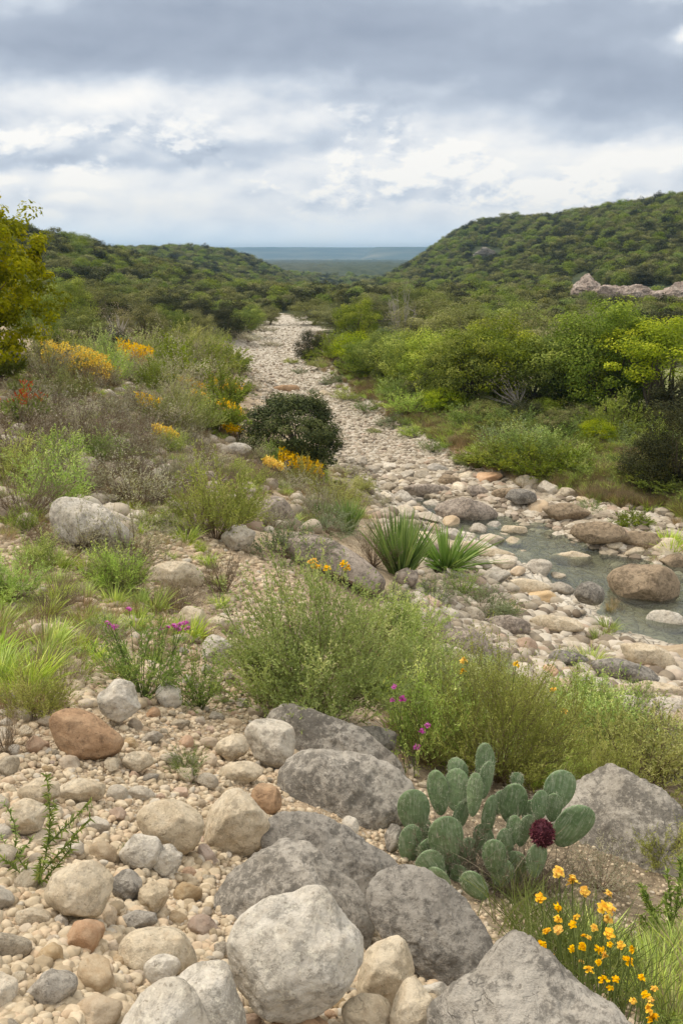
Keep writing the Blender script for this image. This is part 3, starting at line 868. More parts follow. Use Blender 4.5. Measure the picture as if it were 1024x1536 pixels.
# -- grey lichened bedrock slabs of the foreground
GS = 'grey lichened slabs running down from the pebbles to the cactus'
OS('bedrock_slab', [(398, 1072), (430, 1057), (470, 1068), (520, 1083), (562, 1108), (602, 1148), (596, 1180), (540, 1160), (480, 1150), (430, 1160), (400, 1110)],
   M['grey_slab'], 'grey lichened slab at the upper end of the row of slabs, under the feathery shrub', 'slab', GS, thick=0.42, sink=0.7, flat=3.4, rough=0.10, nf=9, sub=6)
OS('bedrock_slab', [(418, 1158), (448, 1130), (500, 1126), (560, 1138), (600, 1156), (622, 1190), (612, 1230), (582, 1258), (540, 1262), (480, 1250), (430, 1225), (415, 1190)],
   M['grey_slab'], 'broad smooth grey slab directly left of the prickly pear', 'slab', GS, thick=0.42, sink=0.7, flat=3.4, rough=0.09, nf=9, sub=6)
OS('bedrock_slab', [(395, 1235), (440, 1218), (500, 1235), (548, 1262), (600, 1300), (590, 1335), (545, 1370), (480, 1360), (420, 1310), (392, 1270)],
   M['dark_slab'], 'dark low slab between the broad grey slab and the large white boulder', 'slab', GS, thick=0.35, sink=0.6, flat=3.4, rough=0.10, nf=9, sub=6)
OS('bedrock_slab', [(308, 1405), (318, 1350), (340, 1308), (380, 1282), (430, 1262), (490, 1290), (530, 1325), (560, 1372), (545, 1420), (480, 1450), (380, 1450), (325, 1440)],
   M['grey_slab'], 'grey sloping slab partly hidden behind the large white boulder', 'slab', GS, thick=0.42, sink=0.7, flat=3.4, rough=0.10, nf=9, sub=6)
OS('bedrock_slab', [(548, 1345), (568, 1318), (610, 1308), (650, 1322), (692, 1345), (725, 1385), (740, 1420), (735, 1458), (700, 1482), (655, 1494), (612, 1462), (580, 1420), (556, 1390)],
   M['dark_slab'], 'dark rounded slab just below the prickly pear', 'slab', GS, thick=0.5, sink=0.45, flat=3.0, rough=0.09, nf=9, sub=6)
OS('bedrock_slab', [(640, 1560), (668, 1515), (712, 1482), (735, 1440), (752, 1418), (775, 1418), (820, 1443), (870, 1475), (920, 1502), (975, 1550), (960, 1640), (800, 1680), (660, 1640)],
   M['grey_slab'], 'pale grey pointed slab at the foot of the yellow flowers', 'slab', GS, thick=0.5, sink=0.45, flat=3.0, rough=0.10, nf=9, sub=6)
OS('bedrock_slab', [(800, 1240), (850, 1190), (900, 1162), (950, 1168), (1000, 1198), (1060, 1250), (1130, 1330), (1130, 1420), (1040, 1420), (960, 1390), (880, 1355), (820, 1310)],
   M['grey_slab'], 'large cracked grey slab behind and right of the prickly pear', 'slab', GS, thick=0.25, sink=1.0, rough=0.10, flat=3.5, nf=10, sub=7)
# -- boulders
OS('boulder', [(344, 1400), (362, 1375), (400, 1352), (440, 1345), (478, 1338), (500, 1356), (524, 1388), (546, 1415), (537, 1452), (510, 1490), (470, 1514), (430, 1523), (388, 1510), (358, 1478), (343, 1440)],
   M['white_stone'], 'largest white boulder, pointed at its top right, in front of the grey slabs', 'boulder', thick=0.8, sub=6, sink=0.05, nf=10, rough=0.06)
OS('boulder', [(305, 1245), (308, 1215), (328, 1196), (350, 1183), (368, 1188), (395, 1218), (419, 1249), (400, 1262), (368, 1284), (335, 1277), (312, 1262)],
   M['tan_stone'], 'cream angular boulder with a pointed right corner beside the grey slabs', 'boulder', thick=0.8, nf=9, rough=0.06)
OS('boulder', [(207, 1226), (214, 1208), (240, 1201), (275, 1203), (298, 1220), (305, 1245), (295, 1268), (272, 1281), (248, 1270), (222, 1255)],
   M['tan_stone'], 'rounded cream boulder just left of the cream angular boulder', 'boulder', thick=0.8, nf=9, rough=0.06)
OS('boulder', [(65, 1335), (80, 1308), (105, 1297), (140, 1297), (165, 1318), (168, 1340), (155, 1366), (140, 1378), (108, 1370), (80, 1355)],
   M['tan_stone'], 'squat tan boulder directly right of the leafy green sprig', 'boulder', thick=0.8, nf=9, rough=0.06)
OS('boulder', [(180, 1415), (195, 1397), (230, 1391), (265, 1396), (284, 1420), (294, 1448), (278, 1462), (250, 1462), (212, 1456), (188, 1440)],
   M['tan_stone'], 'whitish tan boulder with a small grey stone leaning on its front', 'boulder', thick=0.8, nf=9, rough=0.06)
OS('cobble', [(217, 1446), (235, 1434), (258, 1436), (271, 1450), (262, 1468), (240, 1479), (222, 1466)],
   M['white_stone'], 'small grey stone leaning on the front of the whitish tan boulder', 'cobble', thick=0.7, push=0.035)
OS('boulder', [(262, 1472), (288, 1452), (320, 1448), (345, 1458), (356, 1492), (366, 1540), (330, 1580), (280, 1570), (262, 1520)],
   M['white_stone'], 'speckled pale boulder directly left of the largest white boulder', 'boulder', thick=0.8, nf=9, rough=0.06)
OS('boulder', [(180, 1535), (212, 1492), (250, 1475), (282, 1484), (305, 1520), (312, 1570), (260, 1610), (190, 1590)],
   M['white_stone'], 'pale grey boulder cut by the bottom edge beside the speckled one', 'boulder', thick=0.8, nf=9, rough=0.06)
OS('boulder', [(78, 1082), (84, 1065), (108, 1060), (135, 1068), (158, 1088), (182, 1115), (175, 1134), (152, 1141), (112, 1136), (88, 1115)],
   M['red_stone'], 'smooth reddish brown boulder tilted down to the right', 'boulder', thick=0.8, nf=9, rough=0.06)
OS('boulder', [(368, 1095), (385, 1078), (415, 1075), (434, 1085), (443, 1105), (437, 1138), (412, 1158), (392, 1150), (376, 1125)],
   M['white_stone'], 'white boulder with rusty foot at the upper end of the grey slabs', 'boulder', thick=0.8, nf=9, rough=0.06)
for p, mt, lb in (
    (ell(350, 1121, 50, 38), 'tan_stone', 'rounded cream stone left of the white boulder with rusty foot'),
    (ell(398, 1199, 48, 50), 'red_stone', 'orange tan stone behind the cream angular boulder'),
    (ell(118, 1188, 92, 38), 'tan_stone', 'flat cream stone above the leafy green sprig'),
    (ell(60, 1188, 60, 40), 'tan_stone', 'tan stone left of the flat cream stone'),
    (ell(40, 1224, 62, 52), 'tan_stone', 'pale tan stone behind the leafy green sprig'),
    (ell(212, 1278, 58, 52), 'white_stone', 'whitish stone with a weed, left of the rounded cream boulder'),
    (ell(250, 1290, 46, 50), 'white_stone', 'brownish grey stone below the rounded cream boulder'),
    (ell(190, 1330, 46, 46), 'grey_slab', 'dark grey stone directly right of the squat tan boulder'),
    (ell(230, 1347, 48, 46), 'tan_stone', 'round pinkish tan stone right of the dark grey one'),
    (ell(362, 1158, 70, 34), 'tan_stone', 'flattish cream stone under the white boulder with rusty foot'),
    (ell(208, 1142, 46, 30), 'tan_stone', 'cream stone just right of the reddish brown boulder'),
    (ell(205, 1382, 64, 30), 'grey_slab', 'lumpy grey brown stone behind the whitish tan boulder'),
    ([(535, 1472), (545, 1436), (568, 1413), (600, 1410), (620, 1435), (618, 1470), (597, 1500), (562, 1506), (538, 1492)], 'tan_stone', 'smooth cream boulder right of the largest white boulder'),
    ([(585, 1520), (600, 1482), (618, 1470), (640, 1492), (662, 1520), (650, 1560), (600, 1570)], 'tan_stone', 'cream pointed stone in front of the small grey one'),
    (ell(552, 1524, 80, 62), 'tan_stone', 'flattish cream stone at the bottom edge below the smooth cream boulder'),
    (ell(450, 1545, 90, 44), 'red_stone', 'orange tan stone at the bottom edge below the largest white boulder'),
    (ell(653, 1489, 46, 30), 'white_stone', 'small grey stone against the foot of the dark rounded slab'),
    (ell(533, 1325, 27, 33, tilt=0.3), 'tan_stone', 'small upright tan cobble lying on the grey slabs'),
    (ell(557, 1311, 26, 26), 'tan_stone', 'small round tan cobble on the slabs, nearest the cactus side'),
    (ell(525, 1240, 26, 30), 'white_stone', 'small grey cobble on the lower edge of the broad slab'),
    (ell(558, 1398, 19, 28), 'tan_stone', 'small cobble in the gap right of the largest white boulder'),
    (ell(590, 1258, 28, 42), 'grey_slab', 'grey brown stone wedged against the left pads of the cactus'),
    (ell(610, 1308, 56, 20), 'tan_stone', 'flat brown stone under the lowest cactus pads'),
    (ell(560, 1110, 70, 44), 'dark_slab', 'dark stone behind the topmost grey slab'),
    (ell(180, 1052, 62, 62, tilt=0.6), 'white_stone', 'pale angular stone left of the purple flowered plant'),
    (ell(252, 1046, 42, 44), 'white_stone', 'pale squarish stone in front of the purple flowered plant'),
    (ell(333, 936, 52, 30), 'tan_stone', 'cream rounded stone right of the purple flowers'),
    (ell(288, 928, 44, 42), 'tan_stone', 'peach stone behind the purple flowers'),
    (ell(325, 975, 50, 44), 'white_stone', 'brownish stone at the head of the gravel chute'),
    (ell(352, 968, 28, 26), 'tan_stone', 'small cream stone at the right of the gravel chute head'),
    (ell(384, 1003, 28, 26), 'tan_stone', 'tan stone at the left foot of the big feathery shrub'),
    (ell(262, 866, 92, 46), 'tan_stone', 'long pale stone lying across the bare slope'),
    (ell(60, 950, 36, 30), 'tan_stone', 'tan stone among dry grass at the far left'),
    (ell(357, 806, 54, 38), 'white_stone', 'light grey stone above the grey green mound'),
    ([(385, 772), (392, 752), (410, 744), (430, 752), (441, 776), (420, 787), (395, 785)], 'pink_rock', 'dark brown boulder left of the yuccas'),
    ([(80, 775), (85, 748), (110, 744), (150, 758), (180, 785), (198, 812), (175, 828), (130, 822), (92, 808)], 'white_stone', 'big pale boulder half buried on the left slope'),
    (ell(355, 675, 44, 22), 'white_stone', 'pale stone below the dark round juniper'),
    (ell(180, 668, 40, 24), 'pink_rock', 'pale pink stone amid dry brush on the left slope'),
    (ell(238, 712, 26, 22), 'white_stone', 'small pale stone above the big olive shrub'),
    ([(415, 800), (450, 790), (500, 810), (550, 842), (578, 872), (560, 892), (515, 872), (450, 850)], 'pink_rock', 'long pinkish rock ledge sloping beneath the yuccas'),
    (ell(610, 866, 34, 28), 'pink_rock', 'brown stone at the foot of the yuccas'),
    (ell(600, 940, 60, 30), 'pink_rock', 'pinkish stone beside the big feathery shrub'),
    (ell(655, 938, 46, 36, tilt=0.5), 'pink_rock', 'upright pinkish stone on the near creek bank'),
    (ell(700, 965, 84, 46, tilt=0.3), 'pink_rock', 'large cracked pink rock on the near creek bank'),
    (ell(735, 985, 60, 34), 'pink_rock', 'grey pink stone below the cracked pink rock'),
    (ell(760, 940, 66, 34), 'pink_rock', 'pale lumpy rock where the bank meets the water'),
    (ell(970, 985, 78, 38, tilt=0.15), 'tan_stone', 'smooth tan boulder at the near edge of the creek'),
    (ell(940, 1010, 100, 36, tilt=0.1), 'dark_slab', 'long dark grey rock in front of the tan creek boulder'),
    (ell(890, 1027, 52, 24), 'white_stone', 'small white rock left of the long dark grey rock'),
    (ell(985, 1036, 80, 30), 'tan_stone', 'cream rock below the long dark grey rock'),
    (ell(850, 990, 60, 28), 'dark_slab', 'flat grey rock left of the tan creek boulder'),
    (ell(1000, 1062, 60, 36), 'white_stone', 'pale rock under the cream one at the far right'),
    (ell(700, 1440, 1, 1), None, ''),
):
    if mt is None: continue
    w = max(q[0] for q in p) - min(q[0] for q in p)
    big = w > 44
    OS('boulder' if big else 'cobble', p, M[mt], lb, 'boulder' if big else 'cobble', thick=0.75, sub=5 if big else 4,
       sink=0.5 if ('half buried' in lb or 'ledge' in lb) else (0.3 if p[0][1] < 1000 and w > 50 else 0.14), nf=10, rough=0.07)
# -- in and along the creek
for p, mt, lb, th in (
    ([(912, 880), (916, 862), (945, 848), (985, 845), (1010, 858), (1018, 880), (1008, 900), (975, 910), (935, 904)], 'brown_rock', 'large brown boulder standing in the creek water', 0.9),
    ([(862, 893), (868, 878), (885, 873), (903, 882), (908, 898), (898, 907), (872, 906)], 'dark_slab', 'smooth grey boulder in the water beside the large brown one', 0.9),
    (ell(697, 768, 98, 40), 'pink_rock', 'long low twin-humped rock at the head of the pool', 0.7),
    (ell(857, 838, 62, 24), 'tan_stone', 'flat tan rock breaking the water above the brown boulder', 0.6),
    (ell(770, 795, 40, 15), 'tan_stone', 'small yellowish rock in the shallow riffle', 0.6),
    (ell(1000, 933, 60, 36), 'white_stone', 'white rock in the water below the large brown boulder', 0.6),
    (ell(760, 742, 50, 22), 'brown_rock', 'brown rock on the far bank above the pool', 0.8),
    (ell(782, 745, 46, 24), 'dark_slab', 'dark rock in the far bank pile', 0.8),
    (ell(714, 738, 34, 20), 'pink_rock', 'rounded rock left in the far bank pile', 0.8),
    (ell(655, 760, 0.1, 0.1), None, '', 0),
    (ell(848, 768, 66, 26), 'brown_rock', 'low brown rock at the end of the far bank pile', 0.6),
    (ell(900, 800, 90, 34), 'brown_rock', 'broad rough ledge on the far bank of the creek', 0.6),
    (ell(960, 812, 70, 30), 'brown_rock', 'rough ledge right of the broad one on the far bank', 0.6),
    (ell(1015, 845, 50, 26), 'brown_rock', 'brown ledge on the far bank at the right edge', 0.6),
    (ell(640, 735, 70, 20), 'pink_rock', 'flat pink ledge across the creek bed', 0.5),
    (ell(430, 583, 40, 12), 'red_stone', 'flat orange ledge across the upper creek bed', 0.5),
    (ell(672, 722, 36, 20), 'brown_rock', 'brown rock nearest the rubble in the far bank pile', 0.8),
    (ell(740, 830, 60, 14), 'tan_stone', 'thin pale ledge in the middle of the riffle', 0.5),
    (ell(690, 820, 90, 18), 'tan_stone', 'pale ledge on the near side of the riffle', 0.5),
    (ell(790, 880, 70, 24), 'tan_stone', 'cream ledge dipping into the near side of the pool', 0.5),
    (ell(835, 935, 80, 26), 'tan_stone', 'cream ledge at the lower near side of the pool', 0.5),
):
    if mt is None: continue
    OS('creek_rock', p, M[mt], lb, 'rock', thick=th, sub=5, sink=0.12, rough=0.07)
# -- pale cliff on the right hill, and the outcrop under its crest
for poly_, hp_, lb_ in (
    ([(848, 452), (856, 436), (866, 420), (878, 411), (888, 420), (902, 431), (925, 438), (934, 450), (930, 466), (880, 468), (856, 462)], (890, 462), 'tall left end of the pale cliff on the right hillside'),
    ([(888, 440), (905, 428), (930, 432), (948, 428), (970, 432), (982, 446), (978, 468), (940, 474), (900, 468)], (935, 464), 'middle stretch of the pale cliff on the right hillside'),
    ([(966, 440), (990, 434), (1012, 426), (1050, 424), (1090, 430), (1100, 470), (1040, 482), (985, 474)], (1010, 466), 'right stretch of the pale cliff, running out of the picture')):
    OS('cliff', poly_, M['bluff'], lb_, 'cliff', 'faces of the pale cliff', thick=0.5, sub=7, rough=0.15, strata=0.12, hitpix=hp_, flat=3.0, lift=1.0)
OS('cliff', [(708, 388), (716, 377), (728, 372), (742, 378), (748, 385), (730, 391)],
   M['dark_slab'], 'small grey outcrop high on the right hill near its crest', 'cliff', thick=0.3, sub=6, rough=0.15, strata=0.4, hitpix=(728, 388), flat=3.0, lift=5.0)

# ---------------------------------------------------------------- plants: generators (all in unit size)
def unit(v):
    return v / (np.linalg.norm(v, axis=-1, keepdims=True) + 1e-12)

def leaf_quads(P, D, Ln, Wd, rng, up=None):
    S_ = np.cross(D, rng.normal(size=D.shape) if up is None else up); S_ = unit(S_)
    Ln = np.asarray(Ln)[:, None]; Wd = np.asarray(Wd)[:, None]
    a = P; b = P + D * Ln * 0.45 + S_ * Wd / 2; c = P + D * Ln; d = P + D * Ln * 0.45 - S_ * Wd / 2
    V = np.stack([a, b, c, d], 1).reshape(-1, 3)
    return V, np.arange(len(P) * 4).reshape(-1, 4)

def tubes(PL, RD, sides=3):
    """PL[n,k,3] polylines, RD[n,k] radii"""
    PL = np.asarray(PL, float); RD = np.asarray(RD, float)
    n, k, _ = PL.shape
    D = np.gradient(PL, axis=1); D = unit(D)
    ref = np.where(np.abs(D[..., 2:3]) > 0.9, np.array([1.0, 0, 0]), np.array([0, 0, 1.0]))
    A = unit(np.cross(D, ref)); B = np.cross(D, A)
    ang = np.arange(sides) * 2 * math.pi / sides
    V = PL[:, :, None] + RD[..., None, None] * (np.cos(ang)[:, None] * A[:, :, None] + np.sin(ang)[:, None] * B[:, :, None])
    idx = np.arange(n * k * sides).reshape(n, k, sides)
    a = idx[:, :-1]; b = np.roll(a, -1, 2); c = idx[:, 1:]; d = np.roll(c, -1, 2)
    Fq = np.stack([a, b, d, c], -1).reshape(-1, 4)
    return V.reshape(-1, 3), Fq

def blades(P, D, Ln, Wd, bend, rng, k=4, curl=0.0):
    """tapered grass/sword blades as strips: base P, direction D, gravity bend"""
    n = len(P); t = np.linspace(0, 1, k)[None, :, None]
    hor = unit(D * np.array([1, 1, 0]) + 1e-6)
    Ln = np.asarray(Ln)[:, None, None]; bend = np.asarray(bend)[:, None, None]
    C = P[:, None] + D[:, None] * Ln * t + (hor[:, None] * 0.6 - np.array([0, 0, 0.8])) * bend * Ln * t ** 2
    S_ = unit(np.cross(D, rng.normal(size=D.shape)))[:, None]
    prof = np.array([0.7, 1.0, 0.75, 0.08] if k == 4 else np.interp(np.linspace(0, 1, k), [0, .3, .8, 1], [0.7, 1, .6, .05]))[None, :, None]
    w = np.asarray(Wd)[:, None, None] * prof / 2
    V = np.stack([C - S_ * w, C + S_ * w], 2).reshape(n, k * 2, 3)
    idx = np.arange(n * k * 2).reshape(n, k, 2)
    a = idx[:, :-1, 0]; b = idx[:, :-1, 1]; c = idx[:, 1:, 1]; d = idx[:, 1:, 0]
    return V.reshape(-1, 3), np.stack([a, b, c, d], -1).reshape(-1, 4)

def rep(t, m):
    return np.repeat(t, m)

def gen_feather(seed, stems=46, twigs=7, leaves=9, spread=0.5, ll=0.035, lw=0.008, stem_r=0.004, droop=0.12, upright=0.9, bare=0.25, flat=1.0):
    """broom-like shrub with many fine ascending twigs. unit height and width about 1"""
    rng = np.random.default_rng(seed)
    az = rng.uniform(0, 2 * math.pi, stems); lean = rng.uniform(0, 1, stems) ** 0.7 * spread * 1.9
    D = unit(np.stack([np.cos(az) * lean, np.sin(az) * lean, np.full(stems, upright)], 1))
    L = rng.uniform(0.6, 1.0, stems) * (1 - 0.25 * lean)
    k = 6; t = np.linspace(0, 1, k)
    wob = rng.normal(size=(stems, 1, 3)) * 0.05
    B = np.stack([np.cos(az) * 0.04, np.sin(az) * 0.04, np.zeros(stems)], 1) * rng.uniform(0, 1, (stems, 1))
    PL = B[:, None] + D[:, None] * (L[:, None] * t)[..., None] + wob * (np.sin(t * math.pi))[None, :, None] + np.array([0, 0, -droop]) * (lean[:, None] * t ** 2)[..., None]
    RD = stem_r * (1.1 - t)[None] * np.ones((stems, 1))
    ch_stem = tubes(PL, RD)
    # twigs
    n = stems * twigs
    si = rep(np.arange(stems), twigs); tt = rng.uniform(bare, 0.97, n)
    def at(si, tt):
        f = tt * (k - 1); i = np.minimum(f.astype(int), k - 2); f = (f - i)[:, None]
        return PL[si, i] * (1 - f) + PL[si, i + 1] * f
    TP = at(si, tt)
    TD = unit(D[si] * 0.9 + rng.normal(size=(n, 3)) * 0.42 + np.array([0, 0, 0.25]))
    TL = rng.uniform(0.12, 0.30, n)
    t2 = np.linspace(0, 1, 3)
    TPL = TP[:, None] + TD[:, None] * (TL[:, None] * t2)[..., None] + np.array([0, 0, 0.03]) * (t2 ** 2)[None, :, None]
    TRD = stem_r * 0.4 * (1.05 - t2)[None] * np.ones((n, 1))
    ch_twig = tubes(TPL, TRD)
    m = n * leaves
    ti = rep(np.arange(n), leaves); t3 = rng.uniform(0.1, 1.05, m)[:, None]
    LP = TPL[ti, 0] + (TPL[ti, 2] - TPL[ti, 0]) * t3
    LD = unit(TD[ti] + rng.normal(size=(m, 3)) * 0.55)
    V, Fq = leaf_quads(LP, LD, ll * rng.uniform(0.6, 1.3, m), lw * rng.uniform(0.7, 1.3, m), rng)
    clump = np.clip(0.5 + fbm(LP * 3.2 + seed, 2) * 1.1, 0, 1)
    tint = np.clip(clump * 0.6 + rng.uniform(0, 0.5, m) * (0.6 + 0.5 * LP[:, 2]), 0, 1)
    V[:, 2] *= flat
    sv, sf = ch_stem; sv = sv * np.array([1, 1, flat]); tv = ch_twig[0] * np.array([1, 1, flat])
    zmax = np.percentile(V[:, 2], 98.5); xr = np.percentile(np.hypot(V[:, 0], V[:, 1]), 90)
    sc = np.array([0.5 / xr, 0.5 / xr, 1 / zmax])
    return (V * sc, Fq, tint), [(sv * sc, sf), (tv * sc, ch_twig[1])]

def gen_tuft(seed, n=90, w=0.02, spread=0.6, bend=0.35, k=4, base=0.08):
    rng = np.random.default_rng(seed)
    az = rng.uniform(0, 2 * math.pi, n); ln = rng.uniform(0, 1, n) ** 0.8 * spread
    D = unit(np.stack([np.cos(az) * ln, np.sin(az) * ln, np.ones(n)], 1))
    P = np.stack([np.cos(az), np.sin(az), np.zeros(n)], 1) * (rng.uniform(0, base, (n, 1)))
    V, Fq = blades(P, D, rng.uniform(0.5, 1.0, n), w * rng.uniform(0.6, 1.2, n), bend * rng.uniform(0.2, 1.3, n) * (0.3 + ln), rng, k)
    tint = rep(np.clip(rng.normal(0.5, 0.22, n), 0, 1), k - 1)
    return V, Fq, tint

def gen_crown(seed, clumps=60, per=90, leaf=0.028, wide=0.5, z0=0.22, fill=0.35, lump=0.10, aspect=0.8, shape='round', uneven=0.22, tones=(0.0, 0.85)):
    """crown of leaf clumps with gaps; returns leaves, clump centres"""
    rng = np.random.default_rng(seed)
    dirs = unit(rng.normal(size=(clumps, 3)))
    if z0 > 0.15: dirs[:, 2] = np.where(dirs[:, 2] < -0.45, -dirs[:, 2] * 0.6, dirs[:, 2])
    dirs = unit(dirs)
    rad = (fill + (1 - fill) * rng.uniform(0, 1, clumps) ** 0.45) * (1 + uneven * fbm(dirs * 1.6 + seed, 2))
    half = (1 - z0) / 2
    C = dirs * rad[:, None] * np.array([wide - lump * 0.8, wide - lump * 0.8, half - lump * 0.5]) + np.array([0, 0, z0 + half])
    if shape == 'dome':
        C[:, :2] *= np.clip(1.25 - 0.35 * (C[:, 2:3] - z0) / (1 - z0), 0.6, 1.2)
    m = clumps * per
    ci = rep(np.arange(clumps), per)
    cr = rng.uniform(0.6, 1.35, clumps) * lump
    off = unit(rng.normal(size=(m, 3))) * (rng.uniform(0, 1, (m, 1)) ** 0.25) * np.array([1, 1, aspect])
    P = C[ci] + off * cr[ci][:, None]
    # leaves face outwards from their clump, as leaves turned to the light do
    out = unit(unit(off) * 0.8 + dirs[ci] * 0.45 + np.array([0, 0, 0.35]) + rng.normal(size=(m, 3)) * 0.38)
    D = unit(np.cross(out, rng.normal(size=(m, 3))))
    P = P - D * (leaf * 0.5)
    V, Fq = leaf_quads(P, D, leaf * rng.uniform(0.6, 1.4, m), leaf * 0.72 * rng.uniform(0.7, 1.3, m), rng, up=out)
    ct = rng.uniform(tones[0], tones[1], clumps)
    tint = np.clip(ct[ci] + rng.normal(0, 0.16, m) + 0.10 * off[:, 2], 0, 1)
    return (V, Fq, tint), C

def gen_limbs(C, seed, trunk_r=0.035, split=0.2, lean=0.0, k=6, sides=5, z_start=0.0, stems=1):
    rng = np.random.default_rng(seed + 99)
    chunks = []
    C = np.array([0, 0, split]) + (C - np.array([0, 0, split])) * 0.78
    sel = C[rng.permutation(len(C))[:min(len(C), 26)]]; sel = sel[sel[:, 2] > split * 0.9]
    t = np.linspace(0, 1, k)
    bases = [np.array([rng.normal() * 0.05 * (stems > 1), rng.normal() * 0.05 * (stems > 1), 0]) for _ in range(stems)]
    tops = [b + np.array([rng.normal() * 0.06, rng.normal() * 0.06, split]) for b in bases]
    TP = np.stack([b + (tp - b) * t[:, None] + np.array([0.02, -0.015, 0]) * np.sin(t * 3)[:, None] for b, tp in zip(bases, tops)])
    chunks.append(tubes(TP, np.tile(trunk_r * (1.25 - 0.45 * t), (stems, 1)) / math.sqrt(stems), sides + 2))
    P = []; R = []
    for i, c in enumerate(sel):
        tp = tops[i % stems]
        mid = tp * 0.45 + c * 0.55 + np.array([0, 0, -0.04]) + rng.normal(size=3) * 0.03
        q = (1 - t)[:, None] ** 2 * tp + 2 * (t * (1 - t))[:, None] * mid + (t ** 2)[:, None] * c
        P.append(q + rng.normal(size=(k, 3)) * 0.008 * np.sin(t * math.pi)[:, None]); R.append(trunk_r * 0.5 * (1.05 - t) ** 1.1 + 0.0015)
    chunks.append(tubes(np.array(P), np.array(R), sides))
    return chunks

def stem_mesh(name, chunks, mat):
    return mesh_np(name, [(v, f, 0) for v, f in chunks], mat, smooth=True)

def foliage_mesh(name, ch, mat):
    return mesh_np(name, [(ch[0], ch[1], 0, ch[2])], mat)

class Kind:
    """a plant kind: shared meshes of its parts, placed as an Empty with part children"""
    def __init__(s, name, parts):
        s.name, s.parts = name, parts
    def place(s, loc, w, h, rot=0.0, label=None, cat=None, group=None, name=None, tilt=0.0):
        e = bpy.data.objects.new(name or s.name, None); COL.objects.link(e)
        e.location = loc; e.rotation_euler = (tilt, 0, rot); e.scale = (w, w, h)
        e.empty_display_size = 0.1
        for pn, me in s.parts:
            link(pn, me, e)
        tag(e, label, cat, group)
        return e

def feather_kind(name, seed, mat, stem='twig', **kw):
    fo, st = gen_feather(seed, **kw)
    return Kind(name, [('stems', stem_mesh(name + '_stems', st, M[stem])), ('foliage', foliage_mesh(name + '_foliage', fo, M[mat]))])

def tree_kind(name, seed, mat, bark='bark', trunk_r=0.03, split=0.2, stems=1, **kw):
    fo, C = gen_crown(seed, **kw)
    return Kind(name, [('trunk', stem_mesh(name + '_trunk', gen_limbs(C, seed, trunk_r, split, stems=stems), M[bark])),
                       ('crown', foliage_mesh(name + '_crown', fo, M[mat]))])

def px_place(u, v, wpx, hpx):
    """ground point at pixel (u, v) and the metres that wpx, hpx span there"""
    p = hit1(u, v); d = p @ FW
    return p, wpx * d / F0, hpx * d / F0 / math.cos(0.12)

# ---------------------------------------------------------------- words for labels
ORD = ['', 'second', 'third', 'fourth', 'fifth', 'sixth', 'seventh', 'eighth', 'ninth', 'tenth', 'eleventh', 'twelfth', 'thirteenth', 'fourteenth',
       'fifteenth', 'sixteenth', 'seventeenth', 'eighteenth', 'nineteenth', 'twentieth']
MARKS = [(445, 1430, 'the largest white boulder'), (362, 1235, 'the cream angular boulder'), (255, 1242, 'the rounded cream boulder'),
         (117, 1337, 'the squat tan boulder'), (237, 1428, 'the whitish tan boulder'), (130, 1100, 'the reddish brown boulder'),
         (405, 1115, 'the rusty-footed white boulder'), (60, 1270, 'the leafy green sprig'), (225, 990, 'the magenta flowers'),
         (520, 1190, 'the broad grey slab'), (745, 1240, 'the prickly pear'), (880, 1400, 'the yellow flowers'), (578, 1460, 'the smooth cream boulder'),
         (470, 940, 'the big feathery shrub'), (740, 1080, 'the tall olive shrub'), (130, 785, 'the big pale slope boulder'), (325, 745, 'the rounded olive shrub'),
         (440, 645, 'the dark juniper'), (600, 810, 'the tall yucca'), (965, 877, 'the large brown creek boulder'), (697, 768, 'the twin-humped creek rock'),
         (463, 520, 'the small dark creek bush'), (45, 610, 'the red-tipped shrub'), (40, 420, 'the yellow-green tree'), (600, 475, 'the bare pale tree'),
         (960, 560, 'the spreading bright tree'), (940, 435, 'the pale cliff'), (728, 378, 'the small outcrop'), (425, 480, 'the vanishing creek bed'),
         (780, 745, 'the far bank rock pile'), (970, 985, 'the tan creek boulder'), (100, 545, 'the golden flower patch'), (980, 1240, 'the cracked grey slab'),
         (1000, 300, 'the right hill crest'), (280, 380, 'the far left ridge'), (80, 370, 'the left hill crest'), (512, 375, 'the distant mesa')]

def direction(du, dv):
    a = math.degrees(math.atan2(-dv, du)) % 360
    return ['right of', 'up and right of', 'above', 'up and left of', 'left of', 'down and left of', 'below', 'down and right of'][int((a + 22.5) // 45) % 8]

ITEMS = []
def name_all(items):
    ITEMS.extend(items)

_ones = ['', 'first', 'second', 'third', 'fourth', 'fifth', 'sixth', 'seventh', 'eighth', 'ninth']
def ordinal(n):
    if n < 20: return ORD[n - 1]
    tens = {2: 'twent', 3: 'thirt', 4: 'fort', 5: 'fift', 6: 'sixt', 7: 'sevent', 8: 'eight', 9: 'ninet'}[min(9, n // 10)]
    return tens + 'ieth' if n % 10 == 0 else tens + 'y-' + _ones[n % 10]

def name_now(items):
    """items: list of (object, u, v, adjective phrase). Labels each by its look and its place about a landmark."""
    groups = {}
    for o, u, v, adj in items:
        k = min(range(len(MARKS)), key=lambda i: (MARKS[i][0] - u) ** 2 + ((MARKS[i][1] - v) * 1.3) ** 2)
        mu, mv, mn = MARKS[k]
        groups.setdefault((adj, direction(u - mu, v - mv), mn), []).append((math.hypot(u - mu, v - mv), o))
    for (adj, dr, mn), L in groups.items():
        L.sort(key=lambda q: q[0])
        for i, (_, o) in enumerate(L):
            if len(L) == 1: o['label'] = f'{adj} {dr} {mn}'
            elif i == 0: o['label'] = f'{adj} {dr} {mn}, closest'
            else: o['label'] = f'{adj} {dr} {mn}, {ordinal(i + 1)} out'

